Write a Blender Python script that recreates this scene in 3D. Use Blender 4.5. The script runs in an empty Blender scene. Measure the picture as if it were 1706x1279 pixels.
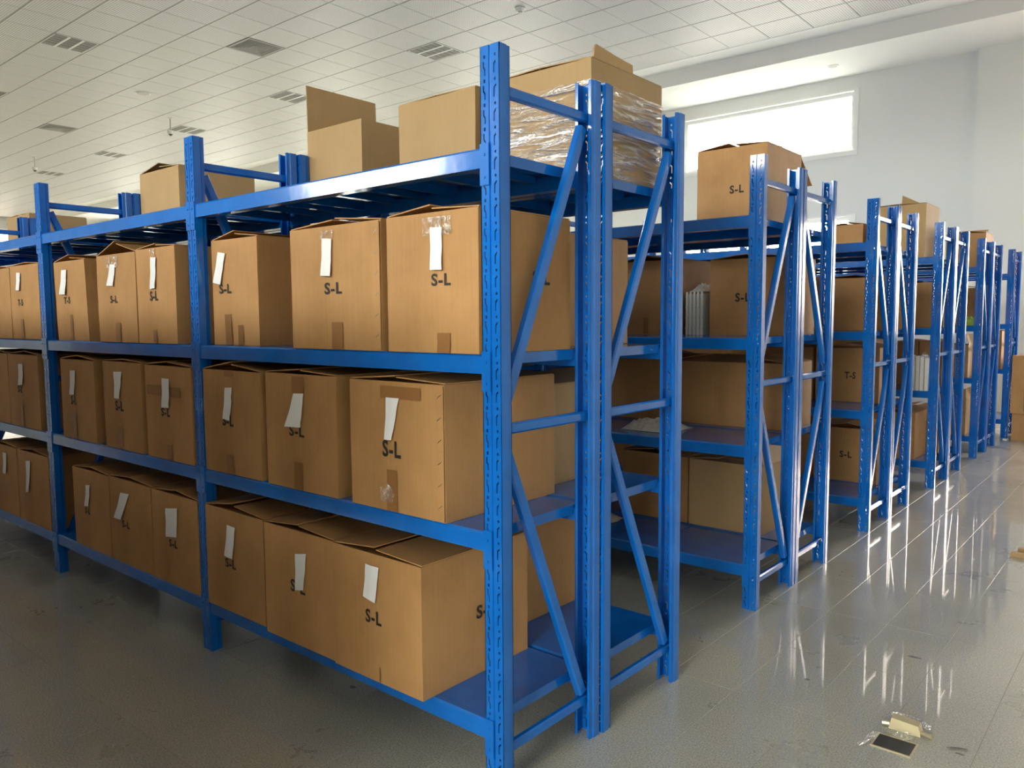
import bpy, bmesh, math, random
from math import sin, cos, pi, radians, floor as ffloor
from mathutils import Vector, Matrix, noise

random.seed(7)
C = bpy.context.scene.collection
scn = bpy.context.scene

# ------------------------------------------------------------------ camera, world, exposure
CAM = Vector((1.341, -1.5418, 1.308))
YAW, PITCH, ROLL = 0.7024, -0.0828, -0.0061
FPX = 1315.3
cyw, syw, cpt, spt = cos(YAW), sin(YAW), cos(PITCH), sin(PITCH)
FWD = Vector((-syw * cpt, cyw * cpt, spt))
R0 = Vector((cyw, syw, 0.0))
U0 = R0.cross(FWD)
RGT = cos(ROLL) * R0 + sin(ROLL) * U0
UPV = -sin(ROLL) * R0 + cos(ROLL) * U0
cd = bpy.data.cameras.new('camera')
cam = bpy.data.objects.new('camera', cd)
C.objects.link(cam)
cd.sensor_fit = 'HORIZONTAL'
cd.sensor_width = 36.0
cd.lens = FPX * 36.0 / 1706.0
cd.clip_start = 0.05
cd.clip_end = 200
cam.matrix_world = Matrix(((RGT.x, UPV.x, -FWD.x, CAM.x), (RGT.y, UPV.y, -FWD.y, CAM.y), (RGT.z, UPV.z, -FWD.z, CAM.z), (0, 0, 0, 1)))
scn.camera = cam

scn.view_settings.view_transform = 'Standard'
scn.view_settings.look = 'None'
scn.view_settings.gamma = 1.0
scn.view_settings.use_curve_mapping = False
EXPOSURE = 1.5
scn.view_settings.exposure = EXPOSURE
scn.cycles.use_denoising = True
scn.cycles.max_bounces = 10
scn.cycles.diffuse_bounces = 6
scn.cycles.glossy_bounces = 4
scn.cycles.transparent_max_bounces = 12
scn.cycles.caustics_reflective = False
scn.cycles.caustics_refractive = False
scn.cycles.sample_clamp_indirect = 8.0
scn.cycles.use_adaptive_sampling = False

world = bpy.data.worlds.new('overcast_sky')
scn.world = world
world.use_nodes = True
bg = world.node_tree.nodes['Background']
SKY = 12.0
wnt = world.node_tree
wtc = wnt.nodes.new('ShaderNodeTexCoord')
wsx = wnt.nodes.new('ShaderNodeSeparateXYZ')
wnt.links.new(wtc.outputs['Generated'], wsx.inputs[0])
wrp = wnt.nodes.new('ShaderNodeValToRGB')   # bright hazy sky above, sunlit paving below the horizon
wrp.color_ramp.elements[0].position = 0.0
wrp.color_ramp.elements[0].color = (0.18, 0.165, 0.14, 1)
wrp.color_ramp.elements[1].position = 0.04
wrp.color_ramp.elements[1].color = (1.0, 0.955, 0.88, 1)
wnt.links.new(wsx.outputs['Z'], wrp.inputs['Fac'])
wnt.links.new(wrp.outputs['Color'], bg.inputs['Color'])
bg.inputs['Strength'].default_value = SKY

ROOM_X0, ROOM_X1 = -32.0, 3.6
Y_FRONT, Y_BACK = -8.0, 11.0
CEIL, SOFFIT, Y_FASCIA = 5.11, 4.885, 9.7


def portal(x, y, z, sx, sz, toward, rz=0.0):
    l = bpy.data.lights.new('window_portal', 'AREA')
    l.shape = 'RECTANGLE'
    l.size, l.size_y = sx, sz
    l.cycles.is_portal = True
    o = bpy.data.objects.new('window_portal', l)
    C.objects.link(o)
    o.location = (x, y, z)
    o.rotation_euler = (pi / 2 if toward > 0 else -pi / 2, 0, rz)
    return o


# ------------------------------------------------------------------ materials
def new_mat(name):
    m = bpy.data.materials.new(name)
    m.use_nodes = True
    nt = m.node_tree
    return m, nt, nt.nodes['Principled BSDF']


def N(nt, t, **kw):
    n = nt.nodes.new(t)
    for k, v in kw.items():
        if k in n.inputs:
            n.inputs[k].default_value = v
        else:
            setattr(n, k, v)
    return n


def ramp(nt, fac, stops):
    r = nt.nodes.new('ShaderNodeValToRGB')
    e = r.color_ramp.elements
    e[0].position, e[0].color = stops[0][0], (*stops[0][1], 1)
    e[1].position, e[1].color = stops[-1][0], (*stops[-1][1], 1)
    for p, c in stops[1:-1]:
        x = e.new(p)
        x.color = (*c, 1)
    nt.links.new(fac, r.inputs['Fac'])
    return r


def simple(name, col, rough=0.5, spec=0.5, metal=0.0, coat=0.0, bump=0.0, bscale=40.0):
    m, nt, b = new_mat(name)
    b.inputs['Base Color'].default_value = (*col, 1)
    b.inputs['Roughness'].default_value = rough
    b.inputs['Specular IOR Level'].default_value = spec
    b.inputs['Metallic'].default_value = metal
    b.inputs['Coat Weight'].default_value = coat
    if bump:
        tc = N(nt, 'ShaderNodeTexCoord')
        n = N(nt, 'ShaderNodeTexNoise', Scale=bscale, Detail=3.0)
        nt.links.new(tc.outputs['Object'], n.inputs['Vector'])
        bp = N(nt, 'ShaderNodeBump', Strength=bump, Distance=0.01)
        nt.links.new(n.outputs['Fac'], bp.inputs['Height'])
        nt.links.new(bp.outputs['Normal'], b.inputs['Normal'])
    return m


def mat_blue():
    m, nt, b = new_mat('blue_powder_coat')
    g = N(nt, 'ShaderNodeNewGeometry')
    n = N(nt, 'ShaderNodeTexNoise', Scale=9.0, Detail=4.0)
    nt.links.new(g.outputs['Position'], n.inputs['Vector'])
    r = ramp(nt, n.outputs['Fac'], [(0.3, (0.003, 0.115, 0.47)), (0.7, (0.005, 0.145, 0.56))])
    nt.links.new(r.outputs['Color'], b.inputs['Base Color'])
    b.inputs['Roughness'].default_value = 0.11
    b.inputs['Specular IOR Level'].default_value = 0.6
    n2 = N(nt, 'ShaderNodeTexNoise', Scale=14.0, Detail=2.0)
    nt.links.new(g.outputs['Position'], n2.inputs['Vector'])
    bp = N(nt, 'ShaderNodeBump', Strength=0.03, Distance=0.01)
    nt.links.new(n2.outputs['Fac'], bp.inputs['Height'])
    nt.links.new(bp.outputs['Normal'], b.inputs['Normal'])
    return m


def mat_card(name, c0, c1, inner=False):
    m, nt, b = new_mat(name)
    tc = N(nt, 'ShaderNodeTexCoord')
    oi = N(nt, 'ShaderNodeObjectInfo')
    mp = N(nt, 'ShaderNodeMapping')
    mp.inputs['Scale'].default_value = (60, 60, 1.5)
    nt.links.new(tc.outputs['Object'], mp.inputs['Vector'])
    n = N(nt, 'ShaderNodeTexNoise', Scale=3.0, Detail=3.0)
    nt.links.new(mp.outputs['Vector'], n.inputs['Vector'])
    nb = N(nt, 'ShaderNodeTexNoise', Scale=4.0, Detail=4.0, Roughness=0.6)
    nt.links.new(tc.outputs['Object'], nb.inputs['Vector'])
    mx = N(nt, 'ShaderNodeMath', operation='ADD')
    nt.links.new(n.outputs['Fac'], mx.inputs[0])
    nt.links.new(nb.outputs['Fac'], mx.inputs[1])
    mh = N(nt, 'ShaderNodeMix', data_type='FLOAT')
    mh.inputs[0].default_value = 0.25
    nt.links.new(nb.outputs['Fac'], mh.inputs[2])
    nt.links.new(n.outputs['Fac'], mh.inputs[3])
    r = ramp(nt, mh.outputs[0], [(0.3, c0), (0.7, c1)])
    hs = N(nt, 'ShaderNodeHueSaturation')
    vr = N(nt, 'ShaderNodeMapRange')
    vr.inputs['To Min'].default_value = 0.93
    vr.inputs['To Max'].default_value = 1.07
    nt.links.new(oi.outputs['Random'], vr.inputs['Value'])
    nt.links.new(vr.outputs['Result'], hs.inputs['Value'])
    nt.links.new(r.outputs['Color'], hs.inputs['Color'])
    nt.links.new(hs.outputs['Color'], b.inputs['Base Color'])
    b.inputs['Roughness'].default_value = 0.62
    b.inputs['Specular IOR Level'].default_value = 0.3
    bp = N(nt, 'ShaderNodeBump', Strength=0.15, Distance=0.004)
    nt.links.new(mx.outputs[0], bp.inputs['Height'])
    nt.links.new(bp.outputs['Normal'], b.inputs['Normal'])
    return m


def mat_floor():
    m, nt, b = new_mat('polished_speckled_granite')
    g = N(nt, 'ShaderNodeNewGeometry')
    P = g.outputs['Position']
    n1 = N(nt, 'ShaderNodeTexNoise', Scale=190.0, Detail=2.0, Roughness=0.6)
    n2 = N(nt, 'ShaderNodeTexNoise', Scale=1.3, Detail=3.0)
    nt.links.new(P, n1.inputs['Vector'])
    nt.links.new(P, n2.inputs['Vector'])
    r = ramp(nt, n1.outputs['Fac'], [(0.3, (0.24, 0.233, 0.19)), (0.5, (0.42, 0.41, 0.345)), (0.7, (0.60, 0.585, 0.50))])
    # scattered worn spots and dust, fixed to the floor
    col = r.outputs['Color']
    r2 = ramp(nt, n2.outputs['Fac'], [(0.3, (0.84, 0.84, 0.84)), (0.7, (1.1, 1.1, 1.08))])
    mx = N(nt, 'ShaderNodeMix', data_type='RGBA', blend_type='MULTIPLY')
    mx.inputs[0].default_value = 1.0
    nt.links.new(col, mx.inputs[6])
    nt.links.new(r2.outputs['Color'], mx.inputs[7])
    col = mx.outputs[2]
    for (sx, sy, ax, ay) in [(-0.86, 0.165, 0.035, 0.02), (-0.58, 1.95, 0.09, 0.06), (0.9, 1.05, 0.03, 0.012), (0.37, 1.25, 0.02, 0.02), (-0.3, 0.9, 0.03, 0.02), (0.62, 1.7, 0.05, 0.02)]:
        sp = N(nt, 'ShaderNodeVectorMath', operation='SUBTRACT')
        nt.links.new(P, sp.inputs[0])
        sp.inputs[1].default_value = (sx, sy, 0)
        sm = N(nt, 'ShaderNodeVectorMath', operation='MULTIPLY')
        nt.links.new(sp.outputs[0], sm.inputs[0])
        sm.inputs[1].default_value = (1 / ax, 1 / ay, 0)
        ln = N(nt, 'ShaderNodeVectorMath', operation='LENGTH')
        nt.links.new(sm.outputs[0], ln.inputs[0])
        nz = N(nt, 'ShaderNodeTexNoise', Scale=40.0)
        nt.links.new(P, nz.inputs['Vector'])
        ad = N(nt, 'ShaderNodeMath', operation='ADD')
        nt.links.new(ln.outputs['Value'], ad.inputs[0])
        nt.links.new(nz.outputs['Fac'], ad.inputs[1])
        rr = ramp(nt, ad.outputs[0], [(0.9, (1, 1, 1)), (1.0, (0, 0, 0))])
        mm = N(nt, 'ShaderNodeMix', data_type='RGBA')
        sc = N(nt, 'ShaderNodeMath', operation='MULTIPLY')
        nt.links.new(rr.outputs['Color'], sc.inputs[0])
        sc.inputs[1].default_value = 0.75
        nt.links.new(sc.outputs[0], mm.inputs[0])
        nt.links.new(col, mm.inputs[6])
        mm.inputs[7].default_value = (0.025, 0.023, 0.018, 1)
        col = mm.outputs[2]
    nt.links.new(col, b.inputs['Base Color'])
    n3 = N(nt, 'ShaderNodeTexNoise', Scale=2.2, Detail=5.0, Roughness=0.7)
    nt.links.new(P, n3.inputs['Vector'])
    mr = N(nt, 'ShaderNodeMapRange')
    mr.inputs['From Min'].default_value = 0.35
    mr.inputs['From Max'].default_value = 0.7
    mr.inputs['To Min'].default_value = 0.26
    mr.inputs['To Max'].default_value = 0.42
    nt.links.new(n3.outputs['Fac'], mr.inputs['Value'])
    nt.links.new(mr.outputs['Result'], b.inputs['Roughness'])
    b.inputs['Specular IOR Level'].default_value = 0.5
    b.inputs['IOR'].default_value = 1.6
    b.inputs['Coat Weight'].default_value = 0.65
    b.inputs['Coat Roughness'].default_value = 0.035
    b.inputs['Coat IOR'].default_value = 1.58
    n4 = N(nt, 'ShaderNodeTexNoise', Scale=3.0, Detail=1.0)
    nt.links.new(P, n4.inputs['Vector'])
    bp = N(nt, 'ShaderNodeBump', Strength=0.05, Distance=0.02)
    nt.links.new(n4.outputs['Fac'], bp.inputs['Height'])
    nt.links.new(bp.outputs['Normal'], b.inputs['Normal'])
    return m


def mat_ceiling_tile():
    m, nt, b = new_mat('perforated_white_ceiling_tile')
    g = N(nt, 'ShaderNodeNewGeometry')
    sc = N(nt, 'ShaderNodeVectorMath', operation='SCALE')
    sc.inputs['Scale'].default_value = 1 / 0.0295
    nt.links.new(g.outputs['Position'], sc.inputs[0])
    fr = N(nt, 'ShaderNodeVectorMath', operation='FRACTION')
    nt.links.new(sc.outputs[0], fr.inputs[0])
    sb = N(nt, 'ShaderNodeVectorMath', operation='SUBTRACT')
    sb.inputs[1].default_value = (0.5, 0.5, 0)
    nt.links.new(fr.outputs[0], sb.inputs[0])
    ml = N(nt, 'ShaderNodeVectorMath', operation='MULTIPLY')
    ml.inputs[1].default_value = (1, 1, 0)
    nt.links.new(sb.outputs[0], ml.inputs[0])
    ln = N(nt, 'ShaderNodeVectorMath', operation='LENGTH')
    nt.links.new(ml.outputs[0], ln.inputs[0])
    r = ramp(nt, ln.outputs['Value'], [(0.27, (0.33, 0.325, 0.315)), (0.36, (0.69, 0.67, 0.66))])
    nt.links.new(r.outputs['Color'], b.inputs['Base Color'])
    b.inputs['Roughness'].default_value = 0.45
    b.inputs['Specular IOR Level'].default_value = 0.5
    n = N(nt, 'ShaderNodeTexNoise', Scale=2.5, Detail=1.0)
    nt.links.new(g.outputs['Position'], n.inputs['Vector'])
    bp = N(nt, 'ShaderNodeBump', Strength=0.12, Distance=0.02)
    nt.links.new(n.outputs['Fac'], bp.inputs['Height'])
    nt.links.new(bp.outputs['Normal'], b.inputs['Normal'])
    return m


def mat_film(name, dens=0.35, rough=0.12, scale=(3, 3, 26)):
    m, nt, b = new_mat(name)
    out = nt.nodes['Material Output']
    tr = N(nt, 'ShaderNodeBsdfTransparent')
    gl = N(nt, 'ShaderNodeBsdfGlossy', Roughness=rough)
    gl.inputs['Color'].default_value = (1, 1, 1, 1)
    tc = N(nt, 'ShaderNodeTexCoord')
    mp = N(nt, 'ShaderNodeMapping')
    mp.inputs['Scale'].default_value = scale
    nt.links.new(tc.outputs['Object'], mp.inputs['Vector'])
    n = N(nt, 'ShaderNodeTexNoise', Scale=1.6, Detail=4.0, Distortion=1.2)
    nt.links.new(mp.outputs['Vector'], n.inputs['Vector'])
    bp = N(nt, 'ShaderNodeBump', Strength=0.9, Distance=0.03)
    nt.links.new(n.outputs['Fac'], bp.inputs['Height'])
    nt.links.new(bp.outputs['Normal'], gl.inputs['Normal'])
    r = ramp(nt, n.outputs['Fac'], [(0.42, (0.06, 0.06, 0.06)), (0.6, (dens, dens, dens))])
    mx = N(nt, 'ShaderNodeMixShader')
    nt.links.new(r.outputs['Color'], mx.inputs['Fac'])
    nt.links.new(tr.outputs[0], mx.inputs[1])
    nt.links.new(gl.outputs[0], mx.inputs[2])
    nt.links.new(mx.outputs[0], out.inputs['Surface'])
    return m


def mat_glass(name='window_glass', tint=(0.93, 0.96, 0.95, 1)):
    m, nt, b = new_mat(name)
    out = nt.nodes['Material Output']
    tr = N(nt, 'ShaderNodeBsdfTransparent')
    tr.inputs['Color'].default_value = tint
    gl = N(nt, 'ShaderNodeBsdfGlossy', Roughness=0.02)
    fz = N(nt, 'ShaderNodeFresnel', IOR=1.45)
    ge = N(nt, 'ShaderNodeNewGeometry')      # reflect only at the outer face of the sheet
    iv = N(nt, 'ShaderNodeMath', operation='SUBTRACT')
    iv.inputs[0].default_value = 1.0
    nt.links.new(ge.outputs['Backfacing'], iv.inputs[1])
    mu = N(nt, 'ShaderNodeMath', operation='MULTIPLY')
    nt.links.new(fz.outputs[0], mu.inputs[0])
    nt.links.new(iv.outputs[0], mu.inputs[1])
    mx = N(nt, 'ShaderNodeMixShader')
    nt.links.new(mu.outputs[0], mx.inputs['Fac'])
    nt.links.new(tr.outputs[0], mx.inputs[1])
    nt.links.new(gl.outputs[0], mx.inputs[2])
    nt.links.new(mx.outputs[0], out.inputs['Surface'])
    return m


M = {}
M['blue'] = mat_blue()
M['card'] = mat_card('brown_corrugated_card', (0.36, 0.185, 0.068), (0.50, 0.275, 0.112))
M['card_pale'] = mat_card('pale_corrugated_card', (0.37, 0.235, 0.105), (0.44, 0.285, 0.135))
M['floor'] = mat_floor()
M['grout'] = simple('pale_grout', (0.30, 0.29, 0.255), 0.9, 0.1)
M['ctile'] = mat_ceiling_tile()
M['cgap'] = simple('ceiling_grid_gap', (0.30, 0.29, 0.27), 0.8)  # grey backing that shows in the joints between tiles
M['wall'] = simple('white_painted_plaster', (0.74, 0.745, 0.72), 0.75, 0.3, bump=0.05, bscale=20)
M['soffit'] = simple('white_painted_gypsum_board', (0.80, 0.79, 0.76), 0.7, 0.3)
M['frame'] = simple('white_window_frame', (0.80, 0.80, 0.78), 0.35)
M['glass'] = mat_glass()
M['dimming'] = mat_glass('dimming_window_glass', (0.80, 0.77, 0.75, 1))  # pane colour added to weaken daylight from the aisle-end windows
M['ink'] = simple('black_print', (0.02, 0.016, 0.013), 0.7)
M['paper'] = simple('white_paper', (0.80, 0.80, 0.80), 0.7)
M['tape'] = simple('brown_packing_tape', (0.27, 0.125, 0.04), 0.42, 0.4)
M['ctape'] = mat_film('clear_packing_tape', 0.5, 0.15, (30, 30, 20))
M['film'] = mat_film('stretch_film', 0.55, 0.14)
M['staple'] = simple('steel_staple', (0.35, 0.33, 0.30), 0.35, metal=1.0)
M['metal_white'] = simple('white_enamelled_metal', (0.78, 0.77, 0.75), 0.35)
M['reflector'] = simple('aluminium_reflector', (0.90, 0.87, 0.85), 0.3, metal=0.15)
M['lampdark'] = simple('dark_lamp_housing', (0.10, 0.10, 0.10), 0.5)
M['lamphouse'] = simple('pale_lamp_housing', (0.6, 0.6, 0.58), 0.5)
M['blade'] = simple('dull_louvre_blade', (0.16, 0.155, 0.15), 0.4)
M['vent'] = simple('grey_vent_metal', (0.42, 0.40, 0.39), 0.5)
M['ventdark'] = simple('dark_vent_duct', (0.04, 0.04, 0.04), 0.8)
M['plastic'] = simple('white_plastic', (0.75, 0.75, 0.72), 0.4)
M['greyplastic'] = simple('grey_plastic', (0.46, 0.46, 0.43), 0.5)
M['black'] = simple('recess_dark_black', (0.012, 0.012, 0.012), 0.5)
M['brass'] = simple('pale_brass', (0.62, 0.53, 0.34), 0.3, metal=0.6)
M['cloth'] = simple('pale_crumpled_cloth', (0.55, 0.52, 0.47), 0.85, bump=0.4, bscale=60)
M['green'] = simple('lime_green_plastic', (0.35, 0.55, 0.08), 0.4)


# ------------------------------------------------------------------ mesh helpers
def fix_normals(me):
    """turn closed shells so their faces point outwards"""
    bm = bmesh.new()
    bm.from_mesh(me)
    seen = set()
    shut = []
    for f0 in bm.faces:
        if f0.index in seen:
            continue
        st, isl, closed = [f0], [], True
        seen.add(f0.index)
        while st:
            f = st.pop()
            isl.append(f)
            for e in f.edges:
                if len(e.link_faces) != 2:
                    closed = False
                for g in e.link_faces:
                    if g.index not in seen:
                        seen.add(g.index)
                        st.append(g)
        if not closed:
            continue
        shut += isl
    if shut:
        bmesh.ops.recalc_face_normals(bm, faces=shut)
    bm.to_mesh(me)
    bm.free()


class MB:
    def __init__(s):
        s.v, s.f = [], []

    def quad(s, a, b, c, d):
        n = len(s.v)
        s.v += [tuple(a), tuple(b), tuple(c), tuple(d)]
        s.f.append((n, n + 1, n + 2, n + 3))

    def hexa(s, p):  # 8 points: bottom 4 ccw, top 4 ccw
        n = len(s.v)
        s.v += [tuple(q) for q in p]
        for f in ((3, 2, 1, 0), (4, 5, 6, 7), (0, 1, 5, 4), (1, 2, 6, 5), (2, 3, 7, 6), (3, 0, 4, 7)):
            s.f.append(tuple(n + i for i in f))

    def box(s, x0, x1, y0, y1, z0, z1):
        s.hexa([(x0, y0, z0), (x1, y0, z0), (x1, y1, z0), (x0, y1, z0), (x0, y0, z1), (x1, y0, z1), (x1, y1, z1), (x0, y1, z1)])

    def cbox(s, x0, x1, y0, y1, z0, z1, c):  # box with chamfered vertical-plane edges on z top
        s.box(x0, x1, y0, y1, z0, z1 - c)
        n = len(s.v)
        s.v += [(x0, y0, z1 - c), (x1, y0, z1 - c), (x1, y1, z1 - c), (x0, y1, z1 - c), (x0 + c, y0 + c, z1), (x1 - c, y0 + c, z1), (x1 - c, y1 - c, z1), (x0 + c, y1 - c, z1)]
        for f in ((4, 5, 6, 7), (0, 1, 5, 4), (1, 2, 6, 5), (2, 3, 7, 6), (3, 0, 4, 7)):
            s.f.append(tuple(n + i for i in f))

    def tube(s, p0, p1, r, n=10, r1=None):
        p0, p1 = Vector(p0), Vector(p1)
        d = (p1 - p0).normalized()
        a = d.cross(Vector((0, 0, 1)))
        if a.length < 1e-4:
            a = Vector((1, 0, 0))
        a.normalize()
        b = d.cross(a)
        r1 = r if r1 is None else r1
        k = len(s.v)
        for i in range(n):
            t = 2 * pi * i / n
            s.v.append(tuple(p0 + (a * cos(t) + b * sin(t)) * r))
        for i in range(n):
            t = 2 * pi * i / n
            s.v.append(tuple(p1 + (a * cos(t) + b * sin(t)) * r1))
        for i in range(n):
            j = (i + 1) % n
            s.f.append((k + i, k + j, k + n + j, k + n + i))
        s.f.append(tuple(k + i for i in range(n))[::-1])
        s.f.append(tuple(k + n + i for i in range(n)))

    def bar(s, p0, p1, w, t, xc):
        """brace bar in the y-z plane from p0 to p1 (y,z), in-plane width w, thickness t about x=xc, chamfered edges."""
        a, b = Vector((p0[0], p0[1])), Vector((p1[0], p1[1]))
        d = (b - a).normalized()
        n = Vector((-d.y, d.x))
        c = 0.005
        prof = [(-w / 2, -t / 2 + c), (-w / 2 + c, -t / 2), (w / 2 - c, -t / 2), (w / 2, -t / 2 + c), (w / 2, t / 2 - c), (w / 2 - c, t / 2), (-w / 2 + c, t / 2), (-w / 2, t / 2 - c)]
        k = len(s.v)
        for q in (a, b):
            for u, v in prof:
                r = q + n * u
                s.v.append((xc + v, r.x, r.y))
        m = len(prof)
        for i in range(m):
            j = (i + 1) % m
            s.f.append((k + i, k + j, k + m + j, k + m + i))
        s.f.append(tuple(k + i for i in range(m))[::-1])
        s.f.append(tuple(k + m + i for i in range(m)))

    def mesh(s, name, mat):
        me = bpy.data.meshes.new(name)
        me.from_pydata(s.v, [], s.f)
        me.materials.append(M[mat] if isinstance(mat, str) else mat)
        me.validate()
        fix_normals(me)
        me.update()
        return me

    def build(s, name, mat, parent=None, loc=None):
        return put(name, s.mesh(name, mat), parent, loc)


def put(name, me, parent=None, loc=None, rot=None, scale=None):
    o = bpy.data.objects.new(name, me)
    C.objects.link(o)
    if parent:
        o.parent = parent
    if loc:
        o.location = loc
    if rot:
        o.rotation_euler = rot
    if scale:
        o.scale = scale
    return o


def tag(o, label, cat, group=None, kind=None):
    o['label'] = label
    o['category'] = cat
    if group:
        o['group'] = group
    if kind:
        o['kind'] = kind
    return o


def struct(o):
    o['kind'] = 'structure'
    return o


def empty(name, loc, rz=0.0):
    o = bpy.data.objects.new(name, None)
    o.empty_display_size = 0.1
    C.objects.link(o)
    o.location = loc
    o.rotation_euler = (0, 0, rz)
    return o


def project(p):
    d = Vector(p) - CAM
    z = d.dot(FWD)
    if z < 0.1:
        return None
    return (853 + FPX * d.dot(RGT) / z, 639.5 - FPX * d.dot(UPV) / z, z)


# ------------------------------------------------------------------ floor: slab and stone tiles
fl = MB()
fl.box(ROOM_X0, ROOM_X1, Y_FRONT, Y_BACK, -0.2, -0.0007)
floor_o = struct(fl.build('floor', 'grout'))
TX, TY = 0.2435, 0.4875
gp = 0.0016
ft = MB()
ft.cbox(gp / 2, TX - gp / 2, gp / 2, TY - gp / 2, -0.012, 0.0, 0.0003)
ftile = ft.mesh('floor_tile', 'floor')
cells = []
i0, i1 = math.ceil((ROOM_X0 + 0.04) / TX), int((ROOM_X1 + 0.04) / TX)
j0, j1 = math.ceil((Y_FRONT - 0.03) / TY), int((Y_BACK - 0.03) / TY)
SOCK = (0.66, 0.80, 0.93, 1.09)  # floor socket cut-out
for i in range(i0, i1):
    for j in range(j0, j1):
        x, y = -0.04 + i * TX, 0.027 + j * TY
        pr = project((x + TX / 2, y + TY / 2, 0))
        seen = pr is not None and -60 < pr[0] < 1766 and pr[1] < 1380
        cells.append((0 if seen else 1, (pr[2] if pr else 99), x, y))
cells.sort()
rest = MB()
for k, (s_, d_, x, y) in enumerate(cells):
    if k < 300 and s_ == 0:
        put('floor_tile', ftile, floor_o, (x, y, 0))
    else:
        rest.cbox(x + gp / 2, x + TX - gp / 2, y + gp / 2, y + TY - gp / 2, -0.012, 0.0, 0.0003)
rest.build('floor_tiles_beyond', 'floor', floor_o)['kind'] = 'stuff'

# ------------------------------------------------------------------ ceiling: slab, tiles, fascia, soffit
cb = MB()
cb.box(ROOM_X0, ROOM_X1, Y_FRONT, Y_FASCIA, CEIL + 0.004, CEIL + 0.25)
ceil_o = struct(cb.build('ceiling', 'cgap'))
CT = 0.59
gc = 0.010
tm = MB()
z0, z1, ch = CEIL, CEIL + 0.016, 0.003
n_ = 0
tm.v = [(gc / 2 + ch, gc / 2 + ch, 0), (CT - gc / 2 - ch, gc / 2 + ch, 0), (CT - gc / 2 - ch, CT - gc / 2 - ch, 0), (gc / 2 + ch, CT - gc / 2 - ch, 0),
        (gc / 2, gc / 2, ch), (CT - gc / 2, gc / 2, ch), (CT - gc / 2, CT - gc / 2, ch), (gc / 2, CT - gc / 2, ch),
        (gc / 2, gc / 2, .014), (CT - gc / 2, gc / 2, .014), (CT - gc / 2, CT - gc / 2, .014), (gc / 2, CT - gc / 2, .014)]
tm.f = [(3, 2, 1, 0), (0, 1, 5, 4), (1, 2, 6, 5), (2, 3, 7, 6), (3, 0, 4, 7), (4, 5, 9, 8), (5, 6, 10, 9), (6, 7, 11, 10), (7, 4, 8, 11)]
ctile = tm.mesh('ceiling_tile', 'ctile')
CX, CY = -4.92, 6.345
LIGHTS = [(-4, 0), (-10, 0), (-16, 0), (-22, 0), (-28, 0), (-10, -6), (-16, -6), (-22, -6), (-28, -6), (-16, -12), (-22, -12), (-28, -12)]
VENTS = [(-7, -3), (-19, -3), (-31, -3), (-13, -9), (-25, -9)]
skip = set(LIGHTS) | set(VENTS)
cells = []
for i in range(math.ceil((ROOM_X0 - CX) / CT), int((ROOM_X1 - CX) / CT)):
    for j in range(math.ceil((Y_FRONT - CY) / CT), 5):
        if (i, j) in skip:
            continue
        x, y = CX + i * CT, CY + j * CT
        pr = project((x + CT / 2, y + CT / 2, CEIL))
        seen = pr is not None and -60 < pr[0] < 1766 and -40 < pr[1] < 700
        cells.append((0 if seen else 1, pr[2] if pr else 99, x, y))
cells.sort()
rest = MB()
for k, (s_, d_, x, y) in enumerate(cells):
    if k < 300 and s_ == 0:
        put('ceiling_tile', ctile, ceil_o, (x, y, CEIL))
    else:
        n = len(rest.v)
        rest.v += [(a + x, b + y, c + CEIL) for a, b, c in tm.v]
        rest.f += [tuple(n + q for q in f) for f in tm.f]
rest.build('ceiling_tiles_beyond', 'ctile', ceil_o)['kind'] = 'stuff'
# narrow filler strip between the last row and the fascia
fs = MB()
fs.box(ROOM_X0, ROOM_X1, CY + 5 * CT + 0.004, Y_FASCIA, CEIL, CEIL + 0.01)
fs.build('filler_strip', 'soffit', ceil_o)
sf = MB()
sf.box(ROOM_X0, ROOM_X1, Y_FASCIA, Y_BACK, SOFFIT, SOFFIT + 0.5)
struct(sf.build('trim_1', 'soffit'))


# ------------------------------------------------------------------ walls and windows
def wall_with_windows(name, y0, y1, wins, top, ux=None):
    """wins: list of (x0,x1,z0,z1); wall in the x-z plane with real openings"""
    ux = ux or (ROOM_X0, ROOM_X1)
    xs = sorted({ux[0], ux[1], *[w[0] for w in wins], *[w[1] for w in wins]})
    zs = sorted({0.0, top, *[w[2] for w in wins], *[w[3] for w in wins]})
    mb = MB()
    for a, b in zip(xs, xs[1:]):
        for c, d in zip(zs, zs[1:]):
            xm, zm = (a + b) / 2, (c + d) / 2
            if any(w[0] < xm < w[1] and w[2] < zm < w[3] for w in wins):
                continue
            mb.box(a, b, y0, y1, c, d)
    return struct(mb.build(name, 'wall'))


UP, LOW = (3.79, 4.66), (1.0, 2.82)
wx = [(-5.37, -2.55), (-10.9, -8.1), (-16.4, -13.6), (-21.9, -19.1), (-27.4, -24.6)]
WB = [(a, b, *UP) for a, b in wx] + [(a, b, *LOW) for a, b in wx]
WB[1] = (-10.9, -8.1, *UP)
WB += [(0.65, 3.3, *LOW), (0.65, 3.3, *UP)]   # windows at the aisle's end, right of the frame
wall_with_windows('wall_back', Y_BACK, Y_BACK + 0.3, WB, SOFFIT + 0.5)
wxf = [(-12.3, -8.2), (-6.6, -2.5), (-1.4, 2.6)]
WF = [(a, b, 3.6, 4.8) for a, b in wxf] + [(0.6, 3.4, 0.7, 2.8)]  # last: unseen low window, added to brighten near cartons and aisle floor
wall_with_windows('wall_front', Y_FRONT - 0.3, Y_FRONT, WF, CEIL + 0.25)
mb = MB()
mb.box(ROOM_X1, ROOM_X1 + 0.3, Y_FRONT - 0.3, Y_BACK + 0.3, 0, CEIL + 0.25)
struct(mb.build('wall_right', 'wall'))
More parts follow.
